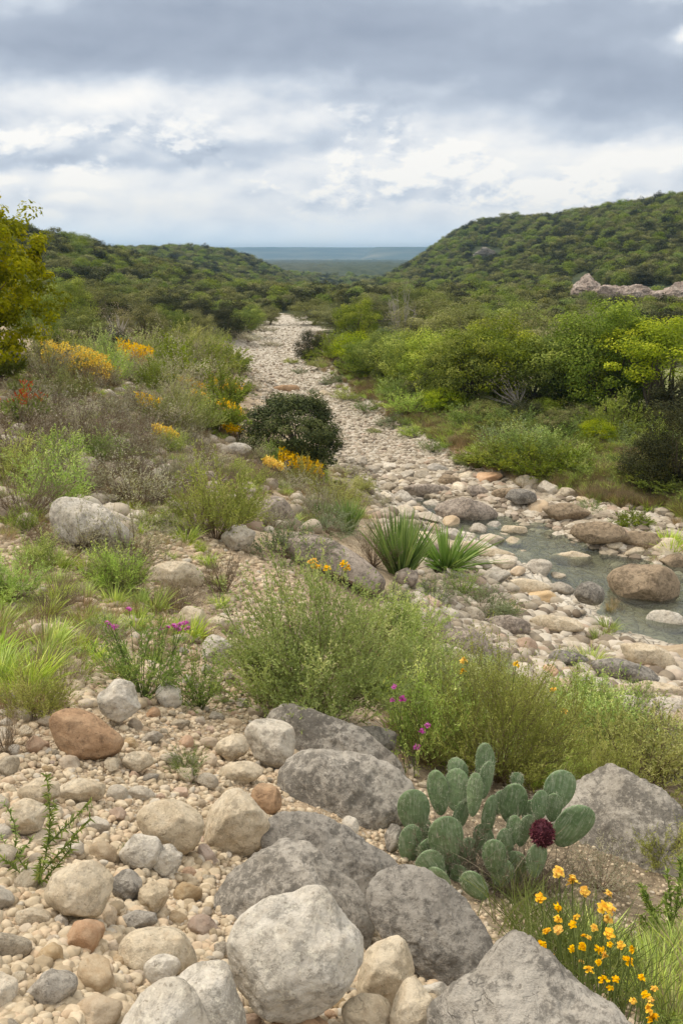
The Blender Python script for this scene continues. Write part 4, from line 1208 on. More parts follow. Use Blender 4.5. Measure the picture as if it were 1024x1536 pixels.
# ---------------------------------------------------------------- loose cobbles: 280 single ones, then the pebbles
def scatter_cobbles():
    rng = np.random.default_rng(21)
    protos = {}
    for mk in ('u_cream', 'u_tan', 'u_pink', 'u_grey'):
        for s in range(5):
            V, Fa = rock_unit(100 + s * 7 + len(protos), 4, (14, 9, 6, 12, 8)[s], 0.12)
            protos[(mk, s)] = mesh_np('cobble_' + mk[2:], [(V, Fa, 0)], M[mk], smooth=True)
    placed = list(TAKEN); items = []
    regs = [  # polygon, count, size range metres (half width), weights of tones, adjective noun
        (GRAVEL_IMG, 215, (0.016, 0.055), (0.30, 0.37, 0.18, 0.15)),
        ([(200, 1070), (330, 900), (420, 1000), (560, 1090), (440, 1060), (340, 1200), (180, 1150)], 25, (0.02, 0.06), (0.35, 0.35, 0.15, 0.15)),
        ([(640, 900), (760, 945), (860, 990), (1040, 1060), (1040, 1110), (800, 1040), (660, 1000), (600, 930)], 40, (0.06, 0.19), (0.35, 0.30, 0.15, 0.2)),
    ]
    words = {'u_cream': 'cream', 'u_tan': 'tan', 'u_pink': 'pinkish', 'u_grey': 'grey'}
    for poly, cnt, (a, b), wt in regs:
        P = np.array(poly, float); lo, hi = P.min(0), P.max(0)
        n = 9000
        u = rng.uniform(lo[0], hi[0], n); v = rng.uniform(lo[1], min(hi[1], 1545), n)
        ok = (poly_sd(u, v, poly) < -3) & (u > -25) & (u < 1050); u, v = u[ok], v[ok]
        pts = hit(u, v)
        sz = np.sort(a + (b - a) * rng.uniform(0, 1, len(u)) ** 1.7)[::-1]
        got = 0
        for i in range(len(u)):
            if got >= cnt: break
            if not np.isfinite(pts[i, 0]): continue
            dep = pts[i] @ FW; rp = sz[i] * F0 / dep
            if any(((u[i] - q[0]) / (q[2] + rp * 0.85)) ** 2 + ((v[i] - q[1]) / (q[3] + rp * 0.75)) ** 2 < 1 for q in placed): continue
            placed.append((u[i], v[i], rp, rp * 0.8))
            mk = ['u_cream', 'u_tan', 'u_pink', 'u_grey'][rng.choice(4, p=wt)]
            o = link('cobble', protos[(mk, rng.integers(5))])
            c = sz[i] * rng.uniform(0.6, 0.85)
            o.scale = (sz[i], sz[i] * rng.uniform(0.7, 0.95), c)
            nn = Vector(normal(pts[i, 0:1], pts[i, 1:2], 0.1)[0])
            q = nn.to_track_quat('Z', 'Y').to_matrix() @ Euler((rng.uniform(-.3, .3), rng.uniform(-.3, .3), rng.uniform(0, 6.28))).to_matrix()
            o.rotation_euler = q.to_euler()
            o.location = Vector(pts[i]) + nn * c * 0.45
            tag(o, None, 'cobble', 'loose cobbles between the boulders')
            sw = 'small' if sz[i] < a + (b - a) * 0.22 else ('large' if sz[i] > a + (b - a) * 0.6 else 'rounded')
            items.append((o, u[i], v[i], f'{sw} {words[mk]} cobble')); got += 1
    name_all(items)
    # far bank and creek rocks
    items = []
    for poly, cnt, (a, b) in (
        ([(655, 705), (720, 715), (800, 730), (880, 755), (900, 780), (830, 775), (760, 755), (680, 735)], 48, (0.12, 0.42)),
        ([(880, 780), (1040, 810), (1040, 850), (940, 830), (860, 805)], 20, (0.12, 0.35)),
        ([(560, 720), (620, 740), (760, 800), (880, 900), (800, 910), (700, 850), (600, 790)], 30, (0.10, 0.30)),
        ([(520, 690), (560, 700), (680, 705), (690, 725), (600, 725)], 16, (0.10, 0.28)),
        ([(380, 560), (470, 560), (500, 600), (400, 600)], 4, (0.12, 0.3)),
    ):
        P = np.array(poly, float); lo, hi = P.min(0), P.max(0); n = 2500
        u = rng.uniform(lo[0], hi[0], n); v = rng.uniform(lo[1], hi[1], n)
        ok = poly_sd(u, v, poly) < 0; u, v = u[ok], v[ok]; pts = hit(u, v)
        sz = np.sort(a + (b - a) * rng.uniform(0, 1, len(u)) ** 1.8)[::-1]; got = 0
        for i in range(len(u)):
            if got >= cnt: break
            if not np.isfinite(pts[i, 0]): continue
            dep = pts[i] @ FW; rp = sz[i] * F0 / dep
            if any(((u[i] - q[0]) / (q[2] * 0.8 + rp * 0.7)) ** 2 + ((v[i] - q[1]) / (q[3] * 0.8 + rp * 0.4)) ** 2 < 1 for q in placed): continue
            placed.append((u[i], v[i], rp, rp * 0.6))
            mk = ['u_cream', 'u_tan', 'u_pink', 'u_grey'][rng.choice(4, p=(0.36, 0.16, 0.06, 0.42))]
            o = link('creek_rock', protos[(mk, rng.integers(5))]); c = sz[i] * rng.uniform(0.4, 0.7)
            o.scale = (sz[i], sz[i] * rng.uniform(0.7, 1), c); o.rotation_euler = (rng.uniform(-.2, .2), rng.uniform(-.2, .2), rng.uniform(0, 6.3))
            o.location = Vector(pts[i]) + Vector((0, 0, c * 0.3)); tag(o, None, 'rock', 'rocks lying along the creek')
            items.append((o, u[i], v[i], f'{words[mk]} creek rock')); got += 1
    name_all(items)

def pebbles(name, label, n, region, smin, smax, sub, seed, mat, z=0.2, power=2.0, smooth=True, nf=4):
    rng = np.random.default_rng(seed)
    P = np.array(region, float); lo, hi = P.min(0), P.max(0)
    u = rng.uniform(lo[0], hi[0], n * 3); v = rng.uniform(lo[1], hi[1], n * 3)
    ok = poly_sd(u, v, region) < 8 * rng.normal(size=len(u)); u, v = u[ok][:n], v[ok][:n]
    pts = hit(u, v); pts = pts[np.isfinite(pts[:, 0])]; n = len(pts)
    sz = smin + (smax - smin) * rng.uniform(0, 1, n) ** power
    bases = []
    for s in range(6):
        bases.append(rock_unit(400 + s, sub, nf, 0.12))
    V0 = np.stack([b[0] for b in bases]); Fa = bases[0][1]
    k = rng.integers(6, size=n); a = rng.uniform(0, 6.28, n)
    V = V0[k] * np.stack([sz, sz * rng.uniform(0.65, 1, n), sz * rng.uniform(0.45, 0.8, n)], 1)[:, None]
    ca, sa = np.cos(a)[:, None], np.sin(a)[:, None]
    V = np.stack([V[..., 0] * ca - V[..., 1] * sa, V[..., 0] * sa + V[..., 1] * ca, V[..., 2]], -1)
    V = V + (pts + np.array([0, 0, 1]) * (sz * z)[:, None])[:, None]
    m = V0.shape[1]
    FF = (Fa[None] + (np.arange(n) * m)[:, None, None]).reshape(-1, 3)
    tint = rep(rng.uniform(0, 1, n), len(Fa))
    o = link(name, mesh_np(name, [(V.reshape(-1, 3), FF, 0, tint)], mat, smooth=smooth))
    tag(o, label, kind='stuff')
    return o

def pebble_mat(name, stops, nscale, bump):
    m, t, out = new_mat(name)
    at = t.add('ShaderNodeAttribute', attribute_name='tint'); tc = t.add('ShaderNodeTexCoord')
    c = t.ramp(at.outputs['Fac'], stops)
    n = t.noise(tc.outputs['Object'], nscale, 5, 0.65)
    c = t.vmath('SCALE', c, scale=t.math('ADD', 0.62, t.math('MULTIPLY', n, 0.76)))
    t.link(principled(t, c, 0.9, 0.2, bumpn(t, n, bump, 0.6)).outputs[0], out.inputs[0])
    return m
M['pebble'] = pebble_mat('mixed_pebbles', [(0, (0.33, 0.26, 0.17)), (0.3, (0.46, 0.375, 0.26)), (0.6, (0.56, 0.475, 0.345)), (0.85, (0.50, 0.375, 0.25)), (1, (0.46, 0.42, 0.345))], 60, 0.004)
M['rubble'] = pebble_mat('bleached_rubble', [(0, (0.17, 0.135, 0.10)), (0.3, (0.32, 0.27, 0.20)), (0.6, (0.43, 0.375, 0.295)), (0.85, (0.52, 0.47, 0.39)), (1, (0.36, 0.27, 0.20))], 9, 0.02)
scatter_cobbles()
pebbles('pebbles', 'tan and cream pebbles filling the gaps between cobbles', 15000, GRAVEL_IMG, 0.003, 0.020, 2, 5, M['pebble'], power=2.5)
pebbles('small_cobbles', 'small cream and tan cobbles packed between the larger ones', 2600, [(-20, 1090), (200, 1075), (330, 990), (430, 1060), (420, 1200), (330, 1300), (310, 1400), (300, 1480), (180, 1560), (90, 1560), (60, 1380), (-20, 1370)], 0.008, 0.027, 3, 15, M['pebble'], power=1.6, nf=7)
pebbles('slab_pebbles', 'pebbles and grit lying between the slabs and round the cactus', 6000, [(560, 1240), (640, 1180), (900, 1180), (1040, 1240), (1040, 1560), (700, 1560), (520, 1440), (520, 1290)], 0.002, 0.014, 1, 16, M['pebble'], power=2.5)
pebbles('slope_pebbles', 'scattered pale pebbles on the bare slope', 9000, [(-20, 780), (200, 760), (460, 860), (440, 980), (300, 900), (200, 1060), (-20, 1060)], 0.006, 0.05, 1, 6, M['pebble'], power=3)
pebbles('hill_stones', 'pale stones strewn through the grass of the left slope', 1500, [(-20, 600), (200, 560), (340, 600), (420, 700), (560, 790), (420, 800), (-20, 800)], 0.03, 0.20, 2, 17, M['rubble'], power=3, nf=7)
pebbles('water_edge_rubble', 'pale stones and ledge fragments along the near water edge', 2600, [(550, 720), (620, 745), (640, 790), (700, 835), (790, 890), (880, 930), (960, 980), (1040, 1010), (1040, 1050), (900, 1010), (780, 960), (660, 900), (590, 840), (560, 780)], 0.02, 0.16, 2, 18, M['rubble'], power=2.0, z=0.1, nf=8)
pebbles('outer_pebbles', 'pebbles strewn over the slope past the sides of the picture', 9000, [(1030, 1000), (1500, 1080), (1900, 2000), (1030, 1560)], 0.004, 0.06, 1, 23, M['pebble'], power=3.5)
pebbles('outer_left_pebbles', 'pebbles on the slope past the left side', 6000, [(-15, 900), (-500, 900), (-900, 1600), (-15, 1560)], 0.004, 0.05, 1, 24, M['pebble'], power=3.5)
pebbles('bank_rubble', 'pale broken stones on the near creek bank', 5000, BANK_IMG, 0.015, 0.12, 2, 7, M['rubble'], power=2.2)
pebbles('creek_rubble', 'bleached limestone rubble covering the dry creek bed', 16000,
        [(420, 474), (440, 474), (470, 486), (500, 500), (480, 520), (492, 560), (520, 590), (580, 628), (640, 665), (700, 705), (690, 725), (600, 715), (545, 715), (515, 700), (470, 650), (400, 610), (352, 560), (350, 535), (400, 490)],
        0.015, 0.12, 1, 8, M['rubble'], z=0.0, power=2.6, smooth=False)
pebbles('far_bank_rubble', 'dull rubble on the far side of the creek', 5000,
        [(640, 690), (760, 720), (880, 755), (1030, 790), (1030, 870), (950, 835), (840, 800), (760, 775), (620, 735), (560, 715)], 0.03, 0.18, 1, 9, M['rubble'], power=2.2, smooth=False)

# ---------------------------------------------------------------- vegetation kinds
K = {}
K['feather_big'] = feather_kind('feathery_shrub', 1, 'gl_feather', stems=110, twigs=16, leaves=32, spread=0.66, ll=0.019, lw=0.0062, stem_r=0.0022)
K['feather'] = feather_kind('feathery_shrub', 2, 'gl_feather', stems=55, twigs=10, leaves=15, spread=0.6, ll=0.036, lw=0.010, stem_r=0.0035)
K['olive'] = feather_kind('olive_shrub', 3, 'gl_olive', stems=55, twigs=10, leaves=15, spread=0.65, ll=0.034, lw=0.010, stem_r=0.0035)
K['olive_big'] = feather_kind('olive_shrub', 4, 'gl_olive', stems=100, twigs=15, leaves=28, spread=0.68, ll=0.017, lw=0.0055, stem_r=0.0028)
K['silver'] = feather_kind('silvery_shrub', 5, 'gl_silver', stems=46, twigs=9, leaves=10, spread=0.75, ll=0.030, lw=0.010, stem_r=0.004)
K['dry'] = feather_kind('dry_brush', 6, 'gl_dry', stems=60, twigs=10, leaves=5, spread=0.7, ll=0.028, lw=0.006, stem_r=0.004)
K['green'] = feather_kind('green_herb', 7, 'gl_bright', stem='green_stem', stems=40, twigs=6, leaves=11, spread=0.5, ll=0.045, lw=0.012, stem_r=0.005)
K['mound'] = feather_kind('grey_green_mound', 8, 'gl_mound', stems=70, twigs=9, leaves=12, spread=0.95, ll=0.030, lw=0.014, stem_r=0.004, upright=0.6, bare=0.4)
K['mid_dark'] = feather_kind('dark_green_shrub', 9, 'gl_tree', stems=50, twigs=10, leaves=14, spread=0.7, ll=0.045, lw=0.018, stem_r=0.006)

def tuft_kind(name, seed, mat, **kw):
    V, Fq, tn = gen_tuft(seed, **kw)
    return Kind(name, [('blades', mesh_np(name, [(V, Fq, 0, tn)], M[mat]))])

def tuft_mesh(name, seed, mat, **kw):
    V, Fq, tn = gen_tuft(seed, **kw)
    return mesh_np(name, [(V, Fq, 0, tn)], M[mat])
TM = {
    'grass_a': tuft_mesh('grass_tuft', 31, 'grass', n=170, w=0.010, spread=0.45, bend=0.3, base=0.22),
    'grass_b': tuft_mesh('grass_tuft', 32, 'grass', n=150, w=0.011, spread=0.6, bend=0.4, base=0.30),
    'dry_a': tuft_mesh('dry_grass_tuft', 33, 'dry_stem', base=0.25, n=130, w=0.009, spread=0.8, bend=0.3),
    'meadow_a': tuft_mesh('meadow_tuft', 34, 'meadow', n=150, w=0.024, spread=0.7, bend=0.4, base=0.3),
    'yucca': tuft_mesh('yucca', 35, 'gl_yucca', n=300, w=0.028, spread=0.58, bend=0.12, k=5, base=0.10),
    'yucca_wide': tuft_mesh('yucca', 36, 'gl_yucca', n=200, w=0.032, spread=1.0, bend=0.2, k=5, base=0.08),
}
def place_mesh(name, me, u, v, wpx, hpx, label, cat, group=None, rot=None, dp=0.0):
    p, w, h = px_place(u, v, wpx, hpx)
    o = link(name, me); o.location = p - np.array([0, 0, 0.03 * h]); o.scale = (w, w, h)
    o.rotation_euler = (0, 0, rot if rot is not None else (u * 0.37) % 6.28)
    return tag(o, label, cat, group)

def plant(kind, u, v, wpx, hpx, label=None, cat='shrub', group=None, name=None, rot=None):
    p, w, h = px_place(u, v, wpx, hpx)
    return K[kind].place(p - np.array([0, 0, 0.02 * h]), w, h, rot if rot is not None else (u * 0.37 + v * 0.11) % 6.28, label, cat, group, name)

# -- shrubs one can single out in the photograph
plant('feather_big', 470, 1072, 262, 222, 'big feathery green shrub in the middle of the near slope')
plant('olive_big', 745, 1172, 225, 200, 'tall olive shrub rising behind the prickly pear')
plant('feather', 640, 1140, 130, 150, 'feathery green shrub left of the tall olive one with magenta flowers at it')
plant('olive', 965, 1180, 210, 125, 'low olive shrub behind the cracked grey slab at the right')
plant('olive', 905, 1195, 90, 120, 'thin brownish green shrub between the prickly pear and cracked slab')
plant('green', 215, 1045, 150, 128, 'green herb with magenta flowers left of the gravel chute', 'flowering plant', name='flowering_herb')
plant('green', 300, 1065, 110, 95, 'bright green herb right of the pale squarish stone', 'herb')
plant('silver', 150, 968, 90, 50, 'pale low shrub behind the magenta flowered herb')
plant('olive', 325, 808, 130, 125, 'rounded olive shrub above the light grey stone')
plant('mound', 428, 838, 130, 52, 'grey green mound plant above the big feathery shrub')
plant('mound', 490, 800, 90, 30, 'low grey green mound left of the yucca pair')
plant('dry', 335, 890, 90, 75, 'dry grey brush left of the big feathery shrub')
plant('dry', 270, 915, 100, 50, 'dry brush below the long pale stone')
plant('dry', 560, 850, 80, 80, 'dry grey brush between the two yuccas')
plant('feather', 15, 905, 110, 72, 'soft green shrub at the left edge beyond the dry grass')
plant('feather', 175, 890, 90, 75, 'small feathery shrub in front of the long pale stone')
plant('olive', 58, 1078, 100, 88, 'dry olive shrub above the reddish brown boulder')
plant('dry', 10, 1130, 80, 90, 'dry thin brush at the left edge above the tan stones')
plant('silver', 200, 845, 130, 110, 'wide silvery shrub down and right of the big pale slope boulder')
plant('silver', 120, 828, 110, 70, 'silvery shrub in front of the big pale slope boulder')
plant('silver', 200, 760, 130, 90, 'silvery shrub behind the big pale slope boulder')
plant('green', 40, 800, 60, 45, 'little green shrub left of the big pale slope boulder')
plant('green', 280, 1165, 62, 48, 'small green herb growing on the cobbles', 'herb')
plant('green', 195, 1290, 30, 32, 'tiny weed beside the whitish stone', 'herb')
plant('green', 960, 1058, 60, 35, 'small green plant among the creek edge rocks', 'herb')
plant('mound', 720, 920, 110, 40, 'low green plant on the near creek bank', 'herb')
plant('mound', 650, 900, 60, 36, 'small grey green plant below the yuccas', 'herb')
plant('green', 690, 895, 70, 40, 'bright green grassy plant right of the yuccas', 'herb')
plant('mound', 860, 1000, 60, 28, 'low plant on the flat grey creek rock', 'herb')
plant('silver', 480, 770, 60, 60, 'brownish shrub above the dark brown boulder')
plant('mid_dark', 330, 648, 90, 62, 'green shrub left of the dark juniper')
plant('mid_dark', 232, 588, 60, 45, 'blue green shrub amid grey brush below the golden flowers')
plant('silver', 200, 690, 100, 70, 'pale brush above the pale stones on the slope')
plant('dry', 180, 665, 120, 60, 'pinkish dry brush on the upper left slope')
plant('silver', 120, 740, 90, 80, 'thin grey shrub above the big pale slope boulder')
plant('silver', 900, 1335, 120, 80, 'thin grey plant between the cactus and the yellow flowers')
plant('olive', 1000, 1300, 90, 70, 'olive plant at the foot of the cracked grey slab')
plant('dry', 590, 1205, 50, 60, 'dry twiggy plant left of the uppermost cactus pads')
plant('dry', 790, 1345, 90, 60, 'dry twigs directly under the purple seed head')
YG = 'yuccas in the middle of the slope'
place_mesh('yucca', TM['yucca'], 600, 864, 125, 116, 'tallest yucca with upright sword leaves', 'yucca')
place_mesh('yucca', TM['yucca_wide'], 668, 856, 130, 78, 'spreading yucca fanning its leaves to the right', 'yucca')
place_mesh('yucca', TM['yucca'], 522, 798, 62, 60, 'small yucca left of the tallest one', 'yucca')
place_mesh('yucca', TM['yucca'], 484, 782, 44, 36, 'tiny yucca beside the dark brown boulder', 'yucca')

# -- trees and bushes with crowns
K['juniper'] = tree_kind('juniper', 41, 'gl_juniper', clumps=230, per=200, leaf=0.020, wide=0.5, z0=-0.10, fill=0.6, lump=0.095, uneven=0.38)
K['tree_a'] = tree_kind('mesquite_tree', 42, 'gl_tree', clumps=125, per=170, leaf=0.017, wide=0.5, z0=0.04, fill=0.4, lump=0.10)
K['tree_b'] = tree_kind('mesquite_tree', 43, 'gl_tree', clumps=125, per=170, leaf=0.017, wide=0.5, z0=0.0, fill=0.35, lump=0.11)
K['tree_c'] = tree_kind('olive_tree', 44, 'gl_treeolive', clumps=115, per=150, leaf=0.016, wide=0.5, z0=0.0, fill=0.3, lump=0.11)
K['tree_bright'] = tree_kind('bright_tree', 45, 'gl_treebright', clumps=120, per=190, leaf=0.016, wide=0.5, z0=0.24, fill=0.35, lump=0.085, stems=3, split=0.18, trunk_r=0.028)
K['bush_bright'] = tree_kind('bright_bush', 46, 'gl_treebright', clumps=105, per=160, leaf=0.018, wide=0.5, z0=-0.04, fill=0.35, lump=0.11)
K['bush_dark'] = tree_kind('dark_bush', 47, 'gl_hill', clumps=105, per=160, leaf=0.018, wide=0.5, z0=-0.04, fill=0.4, lump=0.12)
K['bush_dry'] = tree_kind('leafless_bush', 48, 'gl_dry', clumps=50, per=26, leaf=0.016, wide=0.5, z0=0.05, fill=0.3, lump=0.12, bark='pale_bark')

def tree_at(kind, u, v, wpx, hpx, label, group=None, cat='tree', name=None):
    p, w, h = px_place(u, v, wpx, hpx)
    return K[kind].place(p - np.array([0, 0, 0.02 * h]), w, h, (u * 0.7 + v * 0.3) % 6.28, label, cat, group, name)

tree_at('juniper', 441, 703, 158, 122, 'dense dark round juniper overlooking the creek bed', cat='bush', name='juniper')
tree_at('bush_dark', 462, 545, 54, 54, 'small dark bush standing alone in the upper creek bed', cat='bush')
tree_at('bush_bright', 466, 547, 34, 26, 'low bright bush at the foot of the small dark one', cat='bush')

def left_tree():
    fo, C = gen_crown(51, clumps=330, per=75, leaf=0.020, wide=0.5, z0=0.02, fill=0.2, lump=0.055)
    k = Kind('yellow_green_tree', [('trunk', stem_mesh('left_trunk', gen_limbs(C, 51, 0.02, 0.15, stems=3), M['bark'])),
                                   ('crown', foliage_mesh('left_crown', fo, M['gl_lefttree']))])
    p, w, h = px_place(-38, 565, 300, 290)
    k.place(p, w, h, 0.8, 'yellow green leafy tree cut by the left edge', 'tree')
left_tree()
tree_at('bush_dry', 15, 560, 110, 100, 'tangle of bare grey branches under the yellow green tree', cat='bush', name='leafless_bush')

# right bank: the row of trees above the meadow, each where the photograph has it (u, base v, width, height, kind)
ROW = [
    (985, 632, 175, 130, 'tree_bright', 'spreading bright green tree with dark forked trunks at the right edge'),
    (905, 625, 150, 150, 'tree_b', 'tall yellow green tree left of the spreading bright one'),
    (835, 615, 140, 115, 'tree_a', 'green tree between the domed tree and the grey bush'),
    (760, 622, 80, 70, 'bush_dry', 'purplish leafless bush in front of the tree row'),
    (740, 612, 130, 120, 'tree_a', 'dense green tree behind the purplish leafless bush'),
    (690, 612, 110, 100, 'tree_b', 'green tree left of the purplish leafless bush'),
    (650, 598, 90, 90, 'bush_bright', 'bright bushy tree at the meadow edge'),
    (605, 583, 80, 75, 'bush_bright', 'bright green bush left of the meadow tree row'),
    (560, 568, 80, 60, 'tree_a', 'rounded green bush near the left end of the tree row'),
    (530, 555, 60, 50, 'bush_bright', 'small bright bush at the left end of the tree row'),
    (520, 560, 34, 30, 'bush_dry', 'rusty low bush at the left end of the tree row'),
    (1020, 655, 90, 80, 'bush_dark', 'dark green bush at the right edge below the bright tree'),
    (975, 735, 90, 75, 'bush_dark', 'dark bush in shade at the right edge of the meadow'),
    (1010, 735, 90, 110, 'bush_dark', 'tall dark bush cut by the right edge'),
    (580, 575, 70, 70, 'tree_a', 'dark leafy tree between the bright bushes left in the row'),
    (630, 590, 80, 80, 'tree_b', 'leafy tree between the bright bush and the bright bushy tree'),
    (720, 600, 90, 95, 'bush_bright', 'bright bush hiding the foot of the dense green tree'),
    (800, 615, 90, 80, 'tree_a', 'green bush behind the purplish leafless bush, right side'),
    (870, 620, 90, 90, 'bush_bright', 'bright bush at the foot of the domed tree'),
    (940, 615, 80, 100, 'tree_a', 'green tree between the two brightest trees on the right'),
    (800, 560, 110, 85, 'tree_c', 'olive tree behind the row, above the dense green tree'),
    (700, 550, 120, 85, 'tree_c', 'olive tree behind the bright bushy tree'),
    (870, 560, 120, 85, 'tree_c', 'olive tree behind the domed yellow green tree'),
    (640, 535, 110, 75, 'tree_c', 'olive tree right of the bare pale tree'),
    (535, 520, 60, 65, 'tree_a', 'dark green tree left of the bare pale tree'),
    (500, 500, 60, 40, 'tree_c', 'greyish green tree at the bend of the creek bed'),
    (470, 488, 60, 36, 'tree_c', 'low grey green tree where the creek bed vanishes'),
    (625, 500, 90, 60, 'tree_b', 'domed yellowish tree behind the bare pale tree'),
    (560, 500, 70, 50, 'tree_c', 'brownish olive tree beyond the dark green one'),
    (900, 525, 110, 40, 'tree_b', 'yellow green treetop behind the row, below the pale cliff'),
    (985, 545, 130, 46, 'tree_a', 'green treetop behind the spreading bright tree'),
    (760, 520, 100, 60, 'tree_a', 'green treetop behind the row in the middle of the valley'),
    (690, 510, 80, 45, 'tree_a', 'small treetop in the middle of the valley'),
]
for q in ROW:
    tree_at(q[4], q[0], q[1], q[2] * 1.4, q[3] * 1.2, q[5], None, 'bush' if 'bush' in q[5].split(' in ')[0].split(' near ')[0] and 'tree row' not in q[5][:4] else 'tree', 'bush' if q[4].startswith('bush') else None)

def bare_tree(u, v, wpx, hpx, label, seed=5):
    rng = np.random.default_rng(seed)
    P, Rr = [], []
    k = 7; t = np.linspace(0, 1, k)
    lv = []
    for i in range(9):
        a = rng.uniform(0, 6.28); ln = rng.uniform(0.1, 0.55)
        d = unit(np.array([math.cos(a) * ln, math.sin(a) * ln, 1.0])); L = rng.uniform(0.75, 1.0)
        q = d * (L * t)[:, None] + rng.normal(size=(k, 3)) * 0.02 * t[:, None]
        P.append(q); Rr.append(0.010 * (1.1 - t)); lv.append(q)
    for q in list(lv):
        for j in range(14):
            s = rng.uniform(0.3, 0.95); i = int(s * (k - 1)); b = q[i]
            d = unit(unit(q[min(i + 1, k - 1)] - q[i - 1]) + rng.normal(size=3) * 0.5); L = rng.uniform(0.12, 0.3)
            w = b + d * (L * t)[:, None] + rng.normal(size=(k, 3)) * 0.012 * t[:, None]
            P.append(w); Rr.append(0.0035 * (1.1 - t))
            for _ in range(4):
                i2 = rng.integers(2, k - 1); d2 = unit(d + rng.normal(size=3) * 0.6)
                P.append(w[i2] + d2 * (0.10 * t)[:, None]); Rr.append(0.0016 * (1.1 - t))
    me = stem_mesh('bare_tree', [tubes(np.array(P), np.array(Rr), 4)], M['pale_bark'])
    p, w, h = px_place(u, v, wpx, hpx)
    o = link('bare_tree', me); o.location = p; o.scale = (w, w, h); tag(o, label, 'tree')
bare_tree(602, 535, 62, 112, 'bare pale tree with forked leafless branches above the tree row')
bare_tree(852, 560, 46, 70, 'bare grey tree showing between green crowns', 8)

# left valley edge: mixed shrubs and trees before the dark hill woods
LEFTROW = [
    (120, 530, 110, 70, 'tree_a'), (175, 520, 90, 70, 'bush_dry'), (215, 520, 100, 70, 'tree_c'), (165, 545, 90, 60, 'bush_dark'), (255, 515, 80, 60, 'tree_a'),
    (295, 512, 70, 50, 'tree_c'), (340, 508, 70, 50, 'bush_dark'), (375, 500, 60, 45, 'tree_a'), (60, 530, 90, 90, 'tree_b'), (110, 495, 90, 80, 'tree_b'),
    (405, 487, 44, 30, 'tree_c'), (150, 480, 90, 60, 'tree_c'), (235, 490, 80, 50, 'bush_dark'), (300, 492, 80, 46, 'bush_dark'), (350, 488, 60, 40, 'bush_dark'),
    (85, 560, 60, 60, 'bush_dark'), (30, 505, 90, 90, 'tree_a'),
]
its = []
ADJ = {'tree_a': 'green tree', 'tree_b': 'yellow green tree', 'tree_c': 'olive tree', 'bush_dark': 'dark bush', 'bush_dry': 'leafless grey bush', 'bush_bright': 'bright bush'}
for u, v, w, h, k in LEFTROW:
    o = tree_at(k, u, v, w, h, None, 'trees and bushes at the foot of the left hill', 'bush' if 'bush' in k else 'tree', 'bush' if 'bush' in k else None)
    its.append((o, u, v - h / 2, ADJ[k]))
name_all(its)

# ---------------------------------------------------------------- instanced masses
def gn_scatter(name, pts, scl, rotz, pick, sources, label):
    """one object: points carrying scale, turn and pick, instancing the listed meshes"""
    me = bpy.data.meshes.new(name)
    me.vertices.add(len(pts)); me.vertices.foreach_set('co', np.asarray(pts, np.float32).ravel())
    a = me.attributes.new('scl', 'FLOAT_VECTOR', 'POINT'); a.data.foreach_set('vector', np.asarray(scl, np.float32).ravel())
    a = me.attributes.new('rot', 'FLOAT', 'POINT'); a.data.foreach_set('value', np.asarray(rotz, np.float32))
    a = me.attributes.new('pick', 'INT', 'POINT'); a.data.foreach_set('value', np.asarray(pick, np.int32))
    me.update()
    o = link(name, me); tag(o, label, kind='stuff')
    g = bpy.data.node_groups.new(name + '_spread', 'GeometryNodeTree')
    g.interface.new_socket('Geometry', in_out='INPUT', socket_type='NodeSocketGeometry')
    g.interface.new_socket('Geometry', in_out='OUTPUT', socket_type='NodeSocketGeometry')
    N = g.nodes; Lk = g.links
    gi = N.new('NodeGroupInput'); go = N.new('NodeGroupOutput')
    join = N.new('GeometryNodeJoinGeometry')
    for s in sources:
        oi = N.new('GeometryNodeObjectInfo'); oi.inputs['Object'].default_value = s; oi.inputs['As Instance'].default_value = True
        oi.transform_space = 'ORIGINAL'
        Lk.new(oi.outputs['Geometry'], join.inputs[0])
    m2p = N.new('GeometryNodeMeshToPoints')
    iop = N.new('GeometryNodeInstanceOnPoints')
    def attr(nm, ty):
        n = N.new('GeometryNodeInputNamedAttribute'); n.data_type = ty; n.inputs['Name'].default_value = nm; return n.outputs['Attribute']
    cx = N.new('ShaderNodeCombineXYZ'); Lk.new(attr('rot', 'FLOAT'), cx.inputs[2])
    Lk.new(gi.outputs[0], m2p.inputs['Mesh']); Lk.new(m2p.outputs[0], iop.inputs['Points'])
    Lk.new(join.outputs[0], iop.inputs['Instance']); iop.inputs['Pick Instance'].default_value = True
    Lk.new(attr('pick', 'INT'), iop.inputs['Instance Index'])
    Lk.new(cx.outputs[0], iop.inputs['Rotation']); Lk.new(attr('scl', 'FLOAT_VECTOR'), iop.inputs['Scale'])
    Lk.new(iop.outputs[0], go.inputs[0])
    md = o.modifiers.new('spread', 'NODES'); md.node_group = g
    return o

# far woods: one mesh per tree (trunk and crown in two materials); the nearest 260 are single trees, the rest one mass
def far_tree_mesh(seed, mat, clumps=48, per=48, leaf=0.048, z0=-0.05, lump=0.17, wide=0.5):
    fo, C = gen_crown(seed, clumps=clumps, per=per, leaf=leaf, wide=wide, z0=z0, fill=0.45, lump=lump, aspect=0.75, tones=(0.12, 0.62))
    return Kind('hill_tree', [('trunk', stem_mesh('hill_trunk', gen_limbs(C[:10], seed, 0.04, 0.2, k=4, sides=3), M['bark'])),
                              ('crown', foliage_mesh('hill_crown', fo, M[mat]))])
FT = [far_tree_mesh(61, 'gl_hill'), far_tree_mesh(62, 'gl_hill', z0=-0.1), far_tree_mesh(63, 'gl_hill', clumps=28), far_tree_mesh(64, 'gl_tree'),
      far_tree_mesh(65, 'gl_treeolive')]
FTL = ['dark oak', 'low dark oak', 'dark oak', 'light green tree', 'olive tree']

